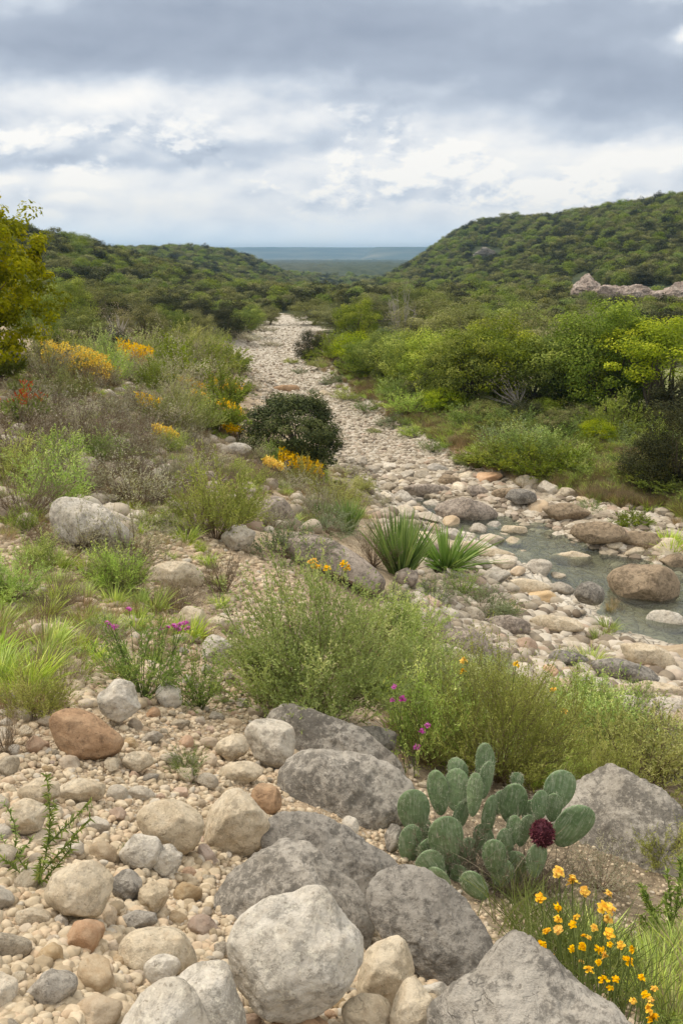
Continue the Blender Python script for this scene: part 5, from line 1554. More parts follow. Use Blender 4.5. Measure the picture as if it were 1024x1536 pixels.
CLIFF_KEEP = [(846, 412), (876, 396), (905, 424), (1040, 420), (1100, 424), (1100, 494), (900, 486), (852, 466)]
def far_woods():
    rng = np.random.default_rng(77)
    th = rng.uniform(math.radians(-30), math.radians(30), 170000); r = np.sqrt(rng.uniform(52 ** 2, 640 ** 2, 170000))
    x = r * np.sin(th); y = r * np.cos(th)
    dens = np.clip(0.12 + 0.05 * fbm2(x, y, 1 / 30, 3, 91.0) * 4, 0.02, 1)
    keep = samp(INB, x, y) < 0.03
    # left: hill woods start beyond the shrub edge; right: beyond the tree row
    start = np.interp(np.degrees(th), [-30, -20, -12, -6, -3, 0, 3, 8, 14, 22, 30], [62, 62, 72, 82, 104, 110, 84, 66, 58, 52, 50])
    keep &= r > start
    x, y, r, th = x[keep], y[keep], r[keep], th[keep]
    z = H(x, y)
    # thin by spacing on a hash grid: spacing grows a little with range
    order = np.argsort(r); cells = {}; sel = []
    for i in order:
        sp = 1.75 * math.sqrt(r[i] / 100)
        lv = round(math.log(r[i]) * 3); sp = 1.5 * math.sqrt(math.exp(lv / 3) / 100); c = (int(x[i] / sp), int(y[i] / sp), lv)
        if cells.get(c, 0) >= 1: continue
        cells[c] = 1; sel.append(i)
    x, y, r, th, z = (a[sel] for a in (x, y, r, th, z))
    P = np.stack([x, y, z], 1)
    u, v, d = project(P)
    inv = (u > -80) & (u < 1104)
    cl = poly_sd(u, v - 8, CLIFF_KEEP) < 0
    oc = ((u - 728) / 30) ** 2 + ((v - 384) / 14) ** 2 < 1
    inv &= ~(cl & (r > 120)) & ~(oc & (r > 250))
    P, r, th, u, v, d = P[inv], r[inv], th[inv], u[inv], v[inv], d[inv]
    n = len(P)
    w = (1.9 + 1.5 * rng.uniform(0, 1, n) ** 1.6) * np.sqrt(r / 100); h = w * rng.uniform(0.6, 0.85, n)
    right = th > 0
    pick = rng.choice(5, n, p=(0.33, 0.27, 0.2, 0.08, 0.12))
    print('far trees', n)
    o_near = np.argsort(r)[:0]
    near = np.where((u > 0) & (u < 1024))[0]
    near = near[np.argsort(r[near])][:260]
    ns = set(near.tolist()); src = {}
    items = []
    for i in near:
        k = int(pick[i]); o = FT[k].place(P[i] - np.array([0, 0, 0.15]), w[i], h[i], rng.uniform(0, 6.28), None, 'tree', 'trees of the hill woods')
        src.setdefault(k, [c for c in o.children if c.name.startswith('crown')][0])
        items.append((o, u[i], v[i], FTL[k]))
    name_all(items)
    rest = np.array([i for i in range(n) if i not in ns])
    S5 = [src[k] for k in sorted(src)]
    gn_scatter('hill_woods', P[rest] - np.array([0, 0, 0.2]), np.stack([w, w, h], 1)[rest], rng.uniform(0, 6.28, len(rest)), pick[rest], S5,
               'dense dark oak woods covering the far hills')
far_woods()

# -- single shrubs filling the left slope and the meadow, then grass
def fill_shrubs():
    rng = np.random.default_rng(303)
    items = []
    def fill(poly, cnt, kinds, probs, wr, hr, sp, words, group, cat='shrub'):
        P = np.array(poly, float); lo, hi = P.min(0), P.max(0); n = 3000
        u = rng.uniform(lo[0], hi[0], n); v = rng.uniform(lo[1], hi[1], n)
        ok = poly_sd(u, v, poly) < 0; u, v = u[ok], v[ok]; pts = hit(u, v); got = []
        for i in range(len(u)):
            if len(got) >= cnt: break
            if not np.isfinite(pts[i, 0]): continue
            if samp(INB, pts[i, 0:1], pts[i, 1:2])[0] > 0.3: continue
            if any((q[0] - pts[i, 0]) ** 2 + (q[1] - pts[i, 1]) ** 2 < sp ** 2 for q in got): continue
            if any(((u[i] - q[0]) / (q[2] + 6)) ** 2 + ((v[i] - q[1]) / (q[3] + 6)) ** 2 < 1 for q in TAKEN): continue
            got.append(pts[i]); k = rng.choice(len(kinds), p=probs); w = rng.uniform(*wr); h = w * rng.uniform(*hr)
            o = K[kinds[k]].place(pts[i] - np.array([0, 0, 0.02]), w, h, rng.uniform(0, 6.28), None, cat, group)
            items.append((o, u[i], v[i], words[kinds[k]]))
    W = {'feather': 'feathery green shrub', 'olive': 'olive shrub', 'silver': 'silvery shrub', 'dry': 'dry brown brush', 'green': 'bright green shrub', 'mound': 'grey green mound plant',
         'mid_dark': 'dark green shrub', 'bush_bright': 'bright bush', 'bush_dark': 'dark bush', 'tree_c': 'olive bush'}
    G = 'shrubs scattered over the left slope'
    fill([(0, 560), (130, 545), (330, 520), (350, 560), (340, 640), (250, 660), (0, 700)], 64, ['olive', 'silver', 'dry', 'feather', 'mid_dark'], [.2, .34, .26, .12, .08], (0.8, 1.6), (0.5, 0.8), 0.75, W, G)
    fill([(0, 690), (250, 650), (400, 690), (540, 770), (400, 800), (270, 800), (0, 800)], 38, ['olive', 'silver', 'dry', 'feather'], [.25, .35, .2, .2], (0.5, 1.0), (0.5, 0.8), 0.5, W, G)
    fill([(230, 520), (400, 495), (400, 510), (350, 535), (340, 570), (300, 600), (200, 580)], 30, ['silver', 'mid_dark', 'olive', 'dry'], [.35, .25, .25, .15], (1.2, 2.4), (0.45, 0.7), 1.0, W, G)
    fill([(0, 800), (200, 860), (330, 960), (250, 1000), (100, 1000), (0, 1060)], 5, ['olive', 'silver', 'dry', 'feather'], [.3, .3, .2, .2], (0.3, 0.5), (0.5, 0.8), 0.4, W, G)
    fill([(560, 930), (700, 1000), (880, 1060), (1024, 1110), (1040, 1180), (850, 1130), (620, 1080)], 18, ['olive', 'feather', 'silver', 'dry'], [.3, .35, .2, .15], (0.5, 0.85), (0.5, 0.8), 0.45, W, 'shrubs on the near creek bank')
    G2 = 'low bushes in the meadow on the right bank'
    fill([(520, 580), (640, 600), (800, 630), (1040, 650), (1040, 770), (860, 740), (700, 690)], 85, ['mid_dark', 'green', 'mound', 'feather', 'olive'], [.22, .40, .12, .16, .10], (0.8, 2.2), (0.3, 0.5), 0.85, W, G2)
    fill([(480, 520), (520, 540), (700, 625), (1040, 640), (1040, 690), (800, 660), (560, 600)], 34, ['bush_bright', 'bush_dark', 'mid_dark', 'tree_c'], [.3, .25, .3, .15], (1.2, 2.2), (0.45, 0.7), 1.3, W, G2, 'bush')
    name_all(items)
fill_shrubs()

def grass_field():
    rng = np.random.default_rng(55)
    src = []
    for nm, me, u, v, w, h, lb in (
        ('grass_tuft', TM['grass_a'], 25, 975, 46, 36, 'pale green grass tuft at the left edge'),
        ('grass_tuft', TM['grass_b'], 250, 905, 50, 34, 'spreading grass tuft below the long pale stone'),
        ('dry_grass_tuft', TM['dry_a'], 60, 1010, 80, 70, 'dry straw coloured grass tuft above the reddish brown boulder'),
        ('meadow_tuft', TM['meadow_a'], 1005, 825, 60, 40, 'lush grass tuft on the far bank at the right edge')):
        src.append(place_mesh(nm, me, u, v, w, h, lb, 'grass tuft'))
    def area(poly, n, hr, picks, probs, name, label, maxbed=0.25, jit=6):
        P = np.array(poly, float); lo, hi = P.min(0), P.max(0)
        u = rng.uniform(lo[0], hi[0], n * 2); v = rng.uniform(lo[1], hi[1], n * 2)
        ok = poly_sd(u, v, poly) < jit * rng.normal(size=len(u)); u, v = u[ok][:n], v[ok][:n]
        clear = np.ones(len(u), bool)
        for q in TAKEN: clear &= ((u - q[0]) / (q[2] + 2)) ** 2 + ((v - q[1]) / (q[3] + 2)) ** 2 > 1
        pts = hit(u, v); ok = np.isfinite(pts[:, 0]) & clear; pts = pts[ok]
        ok = samp(INB, pts[:, 0], pts[:, 1]) < maxbed; pts = pts[ok]
        cl = fbm2(pts[:, 0], pts[:, 1], 0.7, 3, 66.0); pts = pts[cl > rng.uniform(-0.45, 0.15, len(cl))]
        m = len(pts); h = rng.uniform(hr[0], hr[1], m); w = h * rng.uniform(0.9, 1.8, m)
        gn_scatter(name, pts - np.array([0, 0, 0.01]), np.stack([w, w, h], 1), rng.uniform(0, 6.28, m), rng.choice(picks, m, p=probs), src, label)
    area([(-20, 545), (130, 540), (250, 515), (400, 490), (410, 500), (345, 530), (345, 600), (420, 660), (520, 715), (560, 780), (420, 790), (250, 790), (-20, 790)],
         3600, (0.08, 0.22), [0, 1, 2], [.22, .16, .62], 'slope_grass', 'dry and green grass covering the left slope')
    area([(-20, 790), (250, 790), (330, 840), (330, 960), (120, 1040), (-20, 1080)], 260, (0.08, 0.22), [0, 1, 2], [.45, .25, .3], 'near_grass', 'sparse grass on the near left slope')
    area([(560, 900), (640, 980), (800, 1030), (1040, 1110), (1040, 1230), (880, 1200), (640, 1140), (560, 1060)], 900, (0.10, 0.26), [0, 1, 2], [.5, .25, .25], 'bank_grass', 'grass on the slope above the near creek bank')
    area([(900, 1270), (1040, 1240), (1040, 1560), (900, 1500), (860, 1330)], 420, (0.06, 0.16), [0, 1, 2], [.55, .3, .15], 'corner_grass', 'grass in the lower right corner')
    area([(475, 500), (520, 540), (640, 590), (1040, 630), (1040, 790), (870, 745), (740, 700), (620, 635), (520, 570), (475, 530)],
         16000, (0.18, 0.42), [3, 0, 1], [.74, .16, .10], 'meadow_grass', 'lush green grass of the right bank meadow', maxbed=0.8, jit=12)
    # the same cover goes on past the sides of the picture
    area([(1030, 1020), (1500, 1100), (1900, 1900), (1030, 1560)], 2200, (0.06, 0.2), [0, 1, 2], [.45, .25, .3], 'outer_slope_grass', 'grass on the slope past the right side')
    area([(-80, 560), (-500, 560), (-900, 1500), (-260, 1400), (-90, 1000)], 2200, (0.05, 0.18), [0, 1, 2], [.35, .25, .4], 'upper_slope_grass', 'grass on the slope past the left side')
    area([(880, 1000), (1040, 760), (1040, 860), (960, 800)], 300, (0.15, 0.3), [3, 0], [.7, .3], 'far_bank_grass', 'grass on the far bank ledges', maxbed=1.1)
grass_field()
its = []
for u, v, w, h, k in ((500, 575, 40, 16, 'mound'), (520, 600, 46, 18, 'olive'), (548, 618, 50, 18, 'green'), (590, 640, 52, 18, 'mound'), (478, 552, 34, 14, 'olive'), (620, 655, 50, 18, 'feather'),
                      (650, 678, 52, 20, 'green'), (356, 562, 40, 22, 'mid_dark'), (378, 585, 36, 20, 'silver'), (405, 520, 40, 12, 'silver'), (450, 560, 26, 9, 'mound'), (436, 545, 24, 8, 'olive'),
                      (520, 715, 50, 26, 'silver'), (545, 735, 40, 20, 'olive'), (700, 700, 50, 20, 'green'), (500, 520, 40, 20, 'mid_dark'), (395, 498, 44, 14, 'silver'), (372, 512, 50, 18, 'silver'),
                      (760, 925, 40, 26, 'green'), (590, 905, 50, 36, 'mound'), (565, 760, 40, 24, 'silver'), (470, 590, 20, 7, 'mound'), (560, 650, 24, 8, 'olive'), (880, 772, 50, 22, 'green'), (950, 790, 60, 26, 'mid_dark')):
    o = plant(k, u, v, w, h, None, 'shrub', 'low plants along the creek bed'); its.append((o, u, v - h / 2, {'mound': 'grey green plant', 'olive': 'olive plant', 'green': 'bright green plant', 'feather': 'feathery plant', 'mid_dark': 'dark green plant', 'silver': 'silvery plant'}[k]))
name_all(its)

# haze: even, thin air around everything
def haze():
    m, t, out = new_mat('haze_air')
    v = t.add('ShaderNodeVolumePrincipled'); v.inputs['Density'].default_value = 0.00026
    v.inputs['Color'].default_value = (0.33, 0.56, 0.80, 1); v.inputs['Anisotropy'].default_value = 0.2
    t.link(v.outputs[0], out.inputs['Volume'])
    me = bpy.data.meshes.new('haze')
    b = 7100.0; zl = float(Z_.min()) - 1; zh = max(float(Z_.max()), 30) + 3
    vs = [(x, y, z) for x in (-b, b) for y in (-b, b) for z in (zl, zh)]
    me.from_pydata(vs, [], [(0, 1, 3, 2), (4, 6, 7, 5), (0, 4, 5, 1), (2, 3, 7, 6), (0, 2, 6, 4), (1, 5, 7, 3)])
    me.materials.append(m); tag(link('haze', me), 'thin blue air', kind='stuff')
haze()

# ---------------------------------------------------------------- prickly pear
PADM = None
def pad_mat():
    m, t, out = new_mat('prickly_pear_skin')
    tc = t.add('ShaderNodeTexCoord'); P = tc.outputs['Object']; oi = t.add('ShaderNodeObjectInfo')
    n = t.noise(P, 9, 4, 0.6); v = t.vor(P, 42, 'F1')
    col = t.mix(t.sstep(n, 0.3, 0.7), (0.10, 0.175, 0.075), (0.20, 0.285, 0.14))
    rr = oi.outputs['Random']
    col = t.mix(t.math('MULTIPLY', rr, 0.4), col, (0.22, 0.28, 0.16))
    col = t.mix(t.math('MULTIPLY', t.math('SUBTRACT', 1.0, t.sstep(v, 0.0, 0.0075 * 32)), 0.35), col, (0.40, 0.42, 0.28))
    st = t.noise(t.vmath('MULTIPLY', P, (120, 120, 14)), 1.0, 3, 0.6)
    col = t.mix(t.math('MULTIPLY', t.sstep(st, 0.46, 0.66), 0.7), col, (0.33, 0.38, 0.26))
    b = bumpn(t, t.math('ADD', st, t.math('MULTIPLY', v, 1.5)), 0.004, 0.5)
    t.link(principled(t, col, 0.6, 0.25, b).outputs[0], out.inputs[0])
    return m
M['pad'] = pad_mat()
M['spine'] = plain_mat('pale_spines', (0.62, 0.60, 0.48), 0.7)

PADS = [  # u, v, half width, half height, tilt, yaw, depth offset (metres, + is farther)
    (620, 1217, 23, 31, -3, 8, 0.02), (615, 1267, 18, 27, 0, 25, -0.03), (657, 1190, 15, 33, -4, 35, 0.06), (684, 1185, 18, 29, 4, 20, 0.04),
    (686, 1158, 14, 20, 0, 30, 0.14), (669, 1260, 25.5, 34, -8, 5, -0.07), (640, 1274, 15, 17, -10, 20, -0.02), (646, 1300, 21, 24, -35, 15, -0.05),
    (656, 1322, 19, 21, -40, 25, -0.03), (727, 1148, 13.5, 33, 0, 20, 0.10), (728, 1170, 11, 28, 3, 25, 0.04), (711, 1192, 10.5, 31, 2, 35, -0.01),
    (733, 1225, 12.5, 34, -2, 30, 0.02), (768, 1205, 19, 31, 10, 15, 0.05), (775, 1170, 9, 11, 0, 20, 0.08), (770, 1246, 10.5, 22, 5, 25, -0.02),
    (786, 1246, 12, 24, 12, 20, -0.01), (740, 1284, 16.5, 25, 3, 12, -0.06), (758, 1266, 13, 24, -18, 20, 0.0), (712, 1329, 17, 22, -50, 10, -0.07),
    (810, 1208, 13.5, 21, -6, 18, 0.03), (829, 1212, 12, 22, 4, 15, 0.05), (838, 1186, 23.5, 28, 12, 8, 0.13), (858, 1239, 27, 34, 32, 6, 0.02),
    (804, 1290, 16, 25, 4, 15, 0.0), (748, 1204, 11, 17, 0, 30, 0.12), (690, 1225, 14, 26, 8, 30, 0.03),
    (672, 1310, 18, 24, 10, 20, 0.05), (700, 1285, 15, 26, 5, 30, 0.06), (775, 1300, 16, 24, -5, 20, 0.06), (815, 1258, 15, 24, 20, 25, 0.07),
    (725, 1262, 14, 24, -8, 25, 0.08), (752, 1310, 16, 20, 12, 15, 0.02), (690, 1318, 14, 20, -20, 20, 0.04), (795, 1225, 13, 24, -8, 25, 0.1), (632, 1245, 13, 20, 8, 30, 0.05),
]

def build_cactus():
    rng = np.random.default_rng(12)
    base = hit1(735, 1318)
    hr = math.hypot(base[0], base[1])
    root = bpy.data.objects.new('prickly_pear', None); COL.objects.link(root); root.location = base; root.empty_display_size = 0.1
    tag(root, 'prickly pear cactus with fuzzy green pads above the yellow flowers', 'cactus')
    V0, F0_ = ico(4)
    n_lab = 0
    for i, (u, v, hw, hh, tilt, yaw, dz) in enumerate(PADS):
        hw *= 1.04; hh *= 1.16; tilt *= 0.85
        dz -= max(0, v - 1235) * 0.0023
        d = ray(u, v); P = d * ((hr + dz) / math.hypot(d[0], d[1])); dep = P @ FW
        a = hw * dep / F0; b = hh * dep / F0 * 1.03
        cy = math.cos(math.radians(yaw)); a_real = a / max(0.72, cy)
        V = V0.copy(); z = V[:, 2]
        prof = 1.0 + 0.16 * z - 0.10 * (z < 0) * z * z        # broader above the middle, narrow foot
        th = 0.17 + 0.05 * rng.uniform()
        X = V[:, 0] * a_real * prof; Y = V[:, 1] * max(a_real, b * 0.5) * th * 1.3 * (1 - 0.35 * V[:, 0] ** 2); Z = z * b
        Y = Y + 0.06 * a_real * np.sin(V[:, 0] * 2 + i) + fbm(V * 2 + i, 2) * 0.04 * a_real
        L = np.stack([X, Y, Z], 1)
        # short spines, part of the pad's own mesh
        ns = 420
        sel = rng.choice(len(V0), ns, replace=True)
        SP = L[sel]; nn = unit(np.stack([V0[sel, 0] / a_real, V0[sel, 1] / (a_real * th), V0[sel, 2] / b], 1))
        SD = unit(nn + rng.normal(size=(ns, 3)) * 0.5 + np.array([0, 0, -0.3]))
        sv, sf = leaf_quads(SP, SD, rng.uniform(0.005, 0.014, ns), np.full(ns, 0.0006), rng)
        me = mesh_np('pad', [(L, F0_, 0), (sv, sf, 1)], [M['pad'], M['spine']], smooth=True)
        o = link('pad', me, root); o.location = P - base
        o.rotation_euler = (rng.uniform(-.12, .12), math.radians(tilt), math.radians(yaw if rng.uniform() < .5 else -yaw))
    # seed head and litter at the foot
    d = ray(813, 1250); P = d * ((hr - 0.10) / math.hypot(d[0], d[1])); dep = P @ FW; rr = 20 * dep / F0
    m = 900
    dirs = unit(rng.normal(size=(m, 3)))
    lv, lf = leaf_quads(dirs * rr * 0.75 * np.array([0.95, 0.9, 1.15]), unit(dirs + rng.normal(size=(m, 3)) * 0.35), rng.uniform(0.2, 0.4, m) * rr, np.full(m, 0.11 * rr), rng)
    o = link('seed_head', mesh_np('seed_head', [(V0 * rr * np.array([.8, .8, 1.0]), F0_, 0, np.full(len(F0_), 0.1)), (lv, lf, 0, rng.uniform(0, 1, m))], M['seed']), root)
    o.location = P - base; o['label'] = 'dark purple bristly seed head'
    # dead brown stems tangled between the pads
    n = 420
    a = rng.uniform(0, 6.28, n); q = rng.uniform(0, 1, n) ** 0.5
    P0 = np.stack([np.cos(a) * q * 0.30 + 0.02, np.sin(a) * q * 0.12, np.full(n, -0.02)], 1)
    P0[:, 2] = H(P0[:, 0] + base[0], P0[:, 1] + base[1]) - base[2]
    D = unit(np.stack([rng.normal(0, 0.55, n), rng.normal(-0.25, 0.3, n), np.ones(n)], 1))
    L = rng.uniform(0.08, 0.30, n); t = np.linspace(0, 1, 6)
    PL = P0[:, None] + D[:, None] * (L[:, None] * t)[..., None] + rng.normal(size=(n, 1, 3)) * 0.05 * (np.sin(t * 3)[None, :, None])
    v1, f1 = tubes(PL, 0.0014 * (1.15 - t)[None] * np.ones((n, 1)))
    m2 = 9000; k = rng.integers(n, size=m2); s = rng.integers(1, 6, m2)
    lv, lf = leaf_quads(PL[k, s], unit(D[k] + rng.normal(size=(m2, 3)) * 0.8), rng.uniform(0.01, 0.028, m2), rng.uniform(0.001, 0.003, m2), rng)
    o = link('dead_brush', mesh_np('dead_brush', [(v1, f1, 0, np.full(len(f1), 0.35)), (lv, lf, 0, rng.uniform(0, .8, m2))], M['gl_dry'])); o.location = base
    tag(o, 'dead brown brush tangled between the prickly pear pads', 'dead brush')
    n = 26
    a = rng.uniform(0, 6.28, n)
    P0 = np.stack([rng.uniform(-0.02, 0.16, n), rng.uniform(-0.16, -0.05, n), np.zeros(n)], 1); P0[:, 2] = H(P0[:, 0] + base[0], P0[:, 1] + base[1]) - base[2]
    bl, bf = blades(P0, unit(np.stack([rng.normal(-0.25, 0.55, n), rng.normal(-0.2, 0.3, n), np.ones(n)], 1)), rng.uniform(0.25, 0.5, n), np.full(n, 0.0028), rng.uniform(-0.1, 0.35, n), rng, 6)
    o = link('dry_stalks', mesh_np('dry_stalks', [(bl, bf, 0, rep(rng.uniform(.3, 1, n), 5))], M['dry_stem'])); o.location = base
    tag(o, 'long pale dry stalks leaning out from the foot of the cactus', 'dry grass')
build_cactus()

# ---------------------------------------------------------------- flowers
def head_mesh(name, seed, mat, centre, petals=9, layers=3, ruffle=0.35):
    rng = np.random.default_rng(seed); ch = []
    for l in range(layers):
        n = petals; a = np.arange(n) * 2 * math.pi / n + l * 0.4 + rng.normal(0, 0.1, n); tiltz = 0.15 + 0.45 * l
        D = unit(np.stack([np.cos(a), np.sin(a), np.full(n, tiltz) + rng.normal(0, ruffle * 0.5, n)], 1))
        ln = (1.0 - 0.22 * l) * rng.uniform(0.8, 1.1, n)
        S_ = unit(np.cross(D, [0, 0, 1])); k = 4; t = np.array([0.12, 0.45, 0.8, 1.0]); w = np.array([0.10, 0.27, 0.32, 0.16])
        C = D[:, None] * (ln[:, None] * t)[..., None] + np.array([0, 0, -0.18]) * (t ** 2)[None, :, None] + rng.normal(size=(n, k, 3)) * 0.09
        V = np.stack([C - S_[:, None] * w[None, :, None], C + S_[:, None] * w[None, :, None]], 2).reshape(-1, 3)
        idx = np.arange(n * k * 2).reshape(n, k, 2)
        Fq = np.stack([idx[:, :-1, 0], idx[:, :-1, 1], idx[:, 1:, 1], idx[:, 1:, 0]], -1).reshape(-1, 4)
        ch.append((V, Fq, 0, rng.uniform(0, 1, len(Fq))))
    V0, Fc = ico(2); ch.append((V0 * np.array([.18, .18, .14]) + np.array([0, 0, .1]), Fc, 1))
    return mesh_np(name, ch, [M[mat], M[centre]])
HEADS = [head_mesh('flower_head', 1, 'yellow', 'orange_c', 9, 4, 1.3), head_mesh('flower_head', 2, 'yellow', 'orange_c', 8, 5, 1.6), head_mesh('flower_head', 3, 'yellow', 'orange_c', 7, 4, 1.9)]

def small_cluster(name, seed, mat, n=26, r=1.0, flat=0.7):
    """a flower head made of many small florets"""
    rng = np.random.default_rng(seed); C = unit(rng.normal(size=(n, 3))) * rng.uniform(0.2, 1, (n, 1)) * r * np.array([1, 1, flat]); vs = []; P = []; D = []
    for c in C:
        a = np.arange(5) * 1.257 + rng.uniform(0, 6)
        ax = unit(c + np.array([0, 0, .4]) + rng.normal(size=3) * .4); e1 = unit(np.cross(ax, [0.3, 0.2, 1])); e2 = np.cross(ax, e1)
        for q in a: P.append(c); D.append(unit(np.cos(q) * e1 + np.sin(q) * e2 + ax * 0.3))
    P = np.array(P); D = np.array(D)
    up = np.repeat(unit(C + [0, 0, .4]), 5, 0)
    v, f = leaf_quads(P, D, rng.uniform(.28, .42, len(P)), rng.uniform(.2, .3, len(P)), rng, up=up)
    return mesh_np(name, [(v, f, 0, rng.uniform(0, 1, len(f)))], M[mat])
CL = {m: [small_cluster('flower_cluster', s, m) for s in (3, 4)] for m in ('magenta', 'yellow_far')}

YH = [(837, 1307, 9), (858, 1320, 11), (876, 1336, 8), (809, 1346, 8.5), (836, 1361, 7.5), (912, 1340, 7.5), (905, 1360, 10), (913, 1362, 10), (911, 1378, 8),
      (836, 1394, 7), (858, 1386, 6.5), (864, 1375, 6), (913, 1399, 9), (812, 1416, 8), (825, 1431, 6), (833, 1449, 8), (857, 1422, 6), (896, 1423, 7), (906, 1433, 7),
      (930, 1417, 7), (941, 1440, 9.5), (882, 1453, 8), (905, 1468, 8.5), (923, 1468, 6), (972, 1512, 9), (977, 1527, 9), (875, 1403, 5)]
_r = np.random.default_rng(4)
YH += [(u, float(np.interp(u, [800, 860, 930, 980], [1395, 1420, 1445, 1490])) + _r.uniform(-60, 45), _r.uniform(4.5, 7)) for u in _r.uniform(805, 985, 20)]
def flower_clump():
    rng = np.random.default_rng(8)
    base = hit1(870, 1490); 
    root = bpy.data.objects.new('yellow_flower_plant', None); COL.objects.link(root); root.location = base; root.empty_display_size = 0.1
    tag(root, 'big clump of yellow orange flowers on thin green stems below the cactus', 'flowering plant')
    hr = math.hypot(base[0], base[1])
    def foot(n, ulo, uhi, vlo, vhi):
        g = hit(rng.uniform(ulo, uhi, n), rng.uniform(vlo, vhi, n)); return g
    tops = []; feet = []
    for u, v, r in YH:
        # heads stand above the ground they are seen against
        f = hit1(u * 0.8 + 870 * 0.2 + rng.uniform(-12, 12), min(v + rng.uniform(85, 140), 1600))
        d = ray(u, v); rng_h = math.hypot(f[0], f[1]) + rng.uniform(-0.02, 0.05)
        tops.append(d * (rng_h / math.hypot(d[0], d[1]))); feet.append(f)
    tops = np.array(tops); feet = np.array(feet)
    t = np.linspace(0, 1, 7); mid = feet * 0.5 + tops * 0.5 + rng.normal(size=feet.shape) * 0.012
    def bez(a, m, b): return (1 - t)[None, :, None] ** 2 * a[:, None] + 2 * (t * (1 - t))[None, :, None] * m[:, None] + (t ** 2)[None, :, None] * b[:, None]
    PL = bez(feet, mid, tops) - base
    v1, f1 = tubes(PL, np.full((len(YH), 7), 0.0016), 4)
    link('stems', mesh_np('flower_stems', [(v1, f1, 0)], M['green_stem'], True), root)
    for (u, v, r), tp in zip(YH, tops):
        o = link('flower_head', HEADS[rng.integers(3)], root); s = r * 1.05 * (tp @ FW) / F0
        o.scale = (s, s, s); o.location = tp - base; o.rotation_euler = (rng.uniform(0.1, 0.9), rng.uniform(-.4, .4), rng.uniform(0, 6.28))
    # grassy leaves
    n = 900
    cu = np.concatenate([rng.uniform(755, 1000, n // 2), rng.normal(850, 45, n - n // 2)])
    cv = np.interp(cu, [740, 800, 860, 960, 1020], [1400, 1440, 1475, 1530, 1560]) + rng.uniform(-70, 12, n)
    g = hit(cu, cv); ok = np.isfinite(g[:, 0]); g = g[ok]; n = len(g)
    D = unit(np.stack([rng.normal(0.02, 0.32, n), rng.normal(0, 0.25, n), np.ones(n)], 1))
    bl, bf = blades(g - base, D, rng.uniform(0.12, 0.30, n), rng.uniform(0.0022, 0.0045, n), rng.uniform(0.0, 0.5, n), rng, 5)
    link('foliage', mesh_np('flower_foliage', [(bl, bf, 0, rep(np.clip(rng.normal(.45, .22, n), 0, 1), 4))], M['gl_bright']), root)
flower_clump()

def clustered(root_label, name, u, v, wpx, heads, mat, seed, size_px, tall=0.3, leafy=True, cat='flowering plant', leafmat='gl_feather'):
    """a plant whose flower clusters stand at given pixels; stems and a few leaves below"""
    rng = np.random.default_rng(seed); base = hit1(u, v); root = bpy.data.objects.new(name, None); COL.objects.link(root)
    root.location = base; root.empty_display_size = 0.1; tag(root, root_label, cat)
    hr = math.hypot(base[0], base[1]); tops = []
    for hu, hv in heads:
        d = ray(hu, hv); tops.append(d * ((hr + rng.uniform(-.03, .03)) / math.hypot(d[0], d[1])))
    tops = np.array(tops); n = len(tops); dep = base @ FW
    foot = np.repeat(base[None], n, 0) + (tops - base) * np.array([0.35, 0.5, 0]) + rng.normal(size=(n, 3)) * np.array([.02, .02, 0])
    foot[:, 2] = H(foot[:, 0], foot[:, 1])
    t = np.linspace(0, 1, 6)[None, :, None]
    PL = foot[:, None] * (1 - t) + tops[:, None] * t + rng.normal(size=(n, 1, 3)) * 0.02 * np.sin(t * 3.1) - base
    v1, f1 = tubes(PL, np.full((n, 6), 0.0018 * dep / 5 + 0.0005), 3)
    link('stems', mesh_np(name + '_stems', [(v1, f1, 0)], M['green_stem'], True), root)
    if leafy:
        m = n * 26; k = rng.integers(n, size=m); s = rng.uniform(0, 0.9, m)[:, None]
        P = PL[k, 0] * (1 - s) + PL[k, 5] * s
        lv, lf = leaf_quads(P, unit(rng.normal(size=(m, 3)) * 0.6 + [0, 0, .8]), rng.uniform(.015, .035, m) * dep / 5, rng.uniform(.003, .007, m) * dep / 5, rng)
        link('foliage', mesh_np(name + '_foliage', [(lv, lf, 0, rng.uniform(.2, 1, m))], M[leafmat]), root)
    for tp in tops:
        o = link('flower_head', CL[mat][rng.integers(2)] if mat in CL else HEADS[rng.integers(3)], root)
        s = size_px * rng.uniform(.8, 1.2) * dep / F0; o.scale = (s, s, s); o.location = tp - base; o.rotation_euler = (rng.uniform(0, .5), 0, rng.uniform(0, 6))
clustered('magenta flowers above the green herb left of the gravel chute', 'magenta_flower_plant', 225, 1040, 120,
          [(165, 938), (162, 934), (172, 940), (243, 942), (252, 940), (262, 938), (270, 936), (278, 934), (281, 942), (194, 913), (268, 943)], 'magenta', 3, 5.5)
clustered('magenta flowers in front of the big feathery shrub', 'magenta_flower_plant', 440, 1035, 60, [(418, 935), (425, 938), (434, 940), (421, 940)], 'magenta', 4, 5)
clustered('two magenta flower stems left of the tall olive shrub', 'magenta_flower_plant', 622, 1165, 60,
          [(591, 1030), (588, 1050), (603, 1048), (641, 1088), (632, 1096), (625, 1120)], 'magenta', 5, 5.5)
clustered('single yellow flowers standing above the tall olive shrub', 'yellow_flower_plant', 760, 1150, 60,
          [(695, 990), (694, 1006), (774, 995), (829, 1034), (846, 1066)], 'yellow', 6, 6.5)
clustered('orange yellow flowers behind the big feathery shrub', 'yellow_flower_plant', 490, 905, 60,
          [(465, 843), (472, 848), (478, 850), (490, 851), (515, 845), (522, 850), (470, 840), (518, 854)], 'yellow', 7, 6, leafmat='gl_olive')
clustered('white flowers in the green herb with magenta flowers', 'white_flower_plant', 215, 1040, 60, [(211, 975), (209, 970), (218, 1000), (189, 998)], 'yellow', 9, 0.01) if False else None

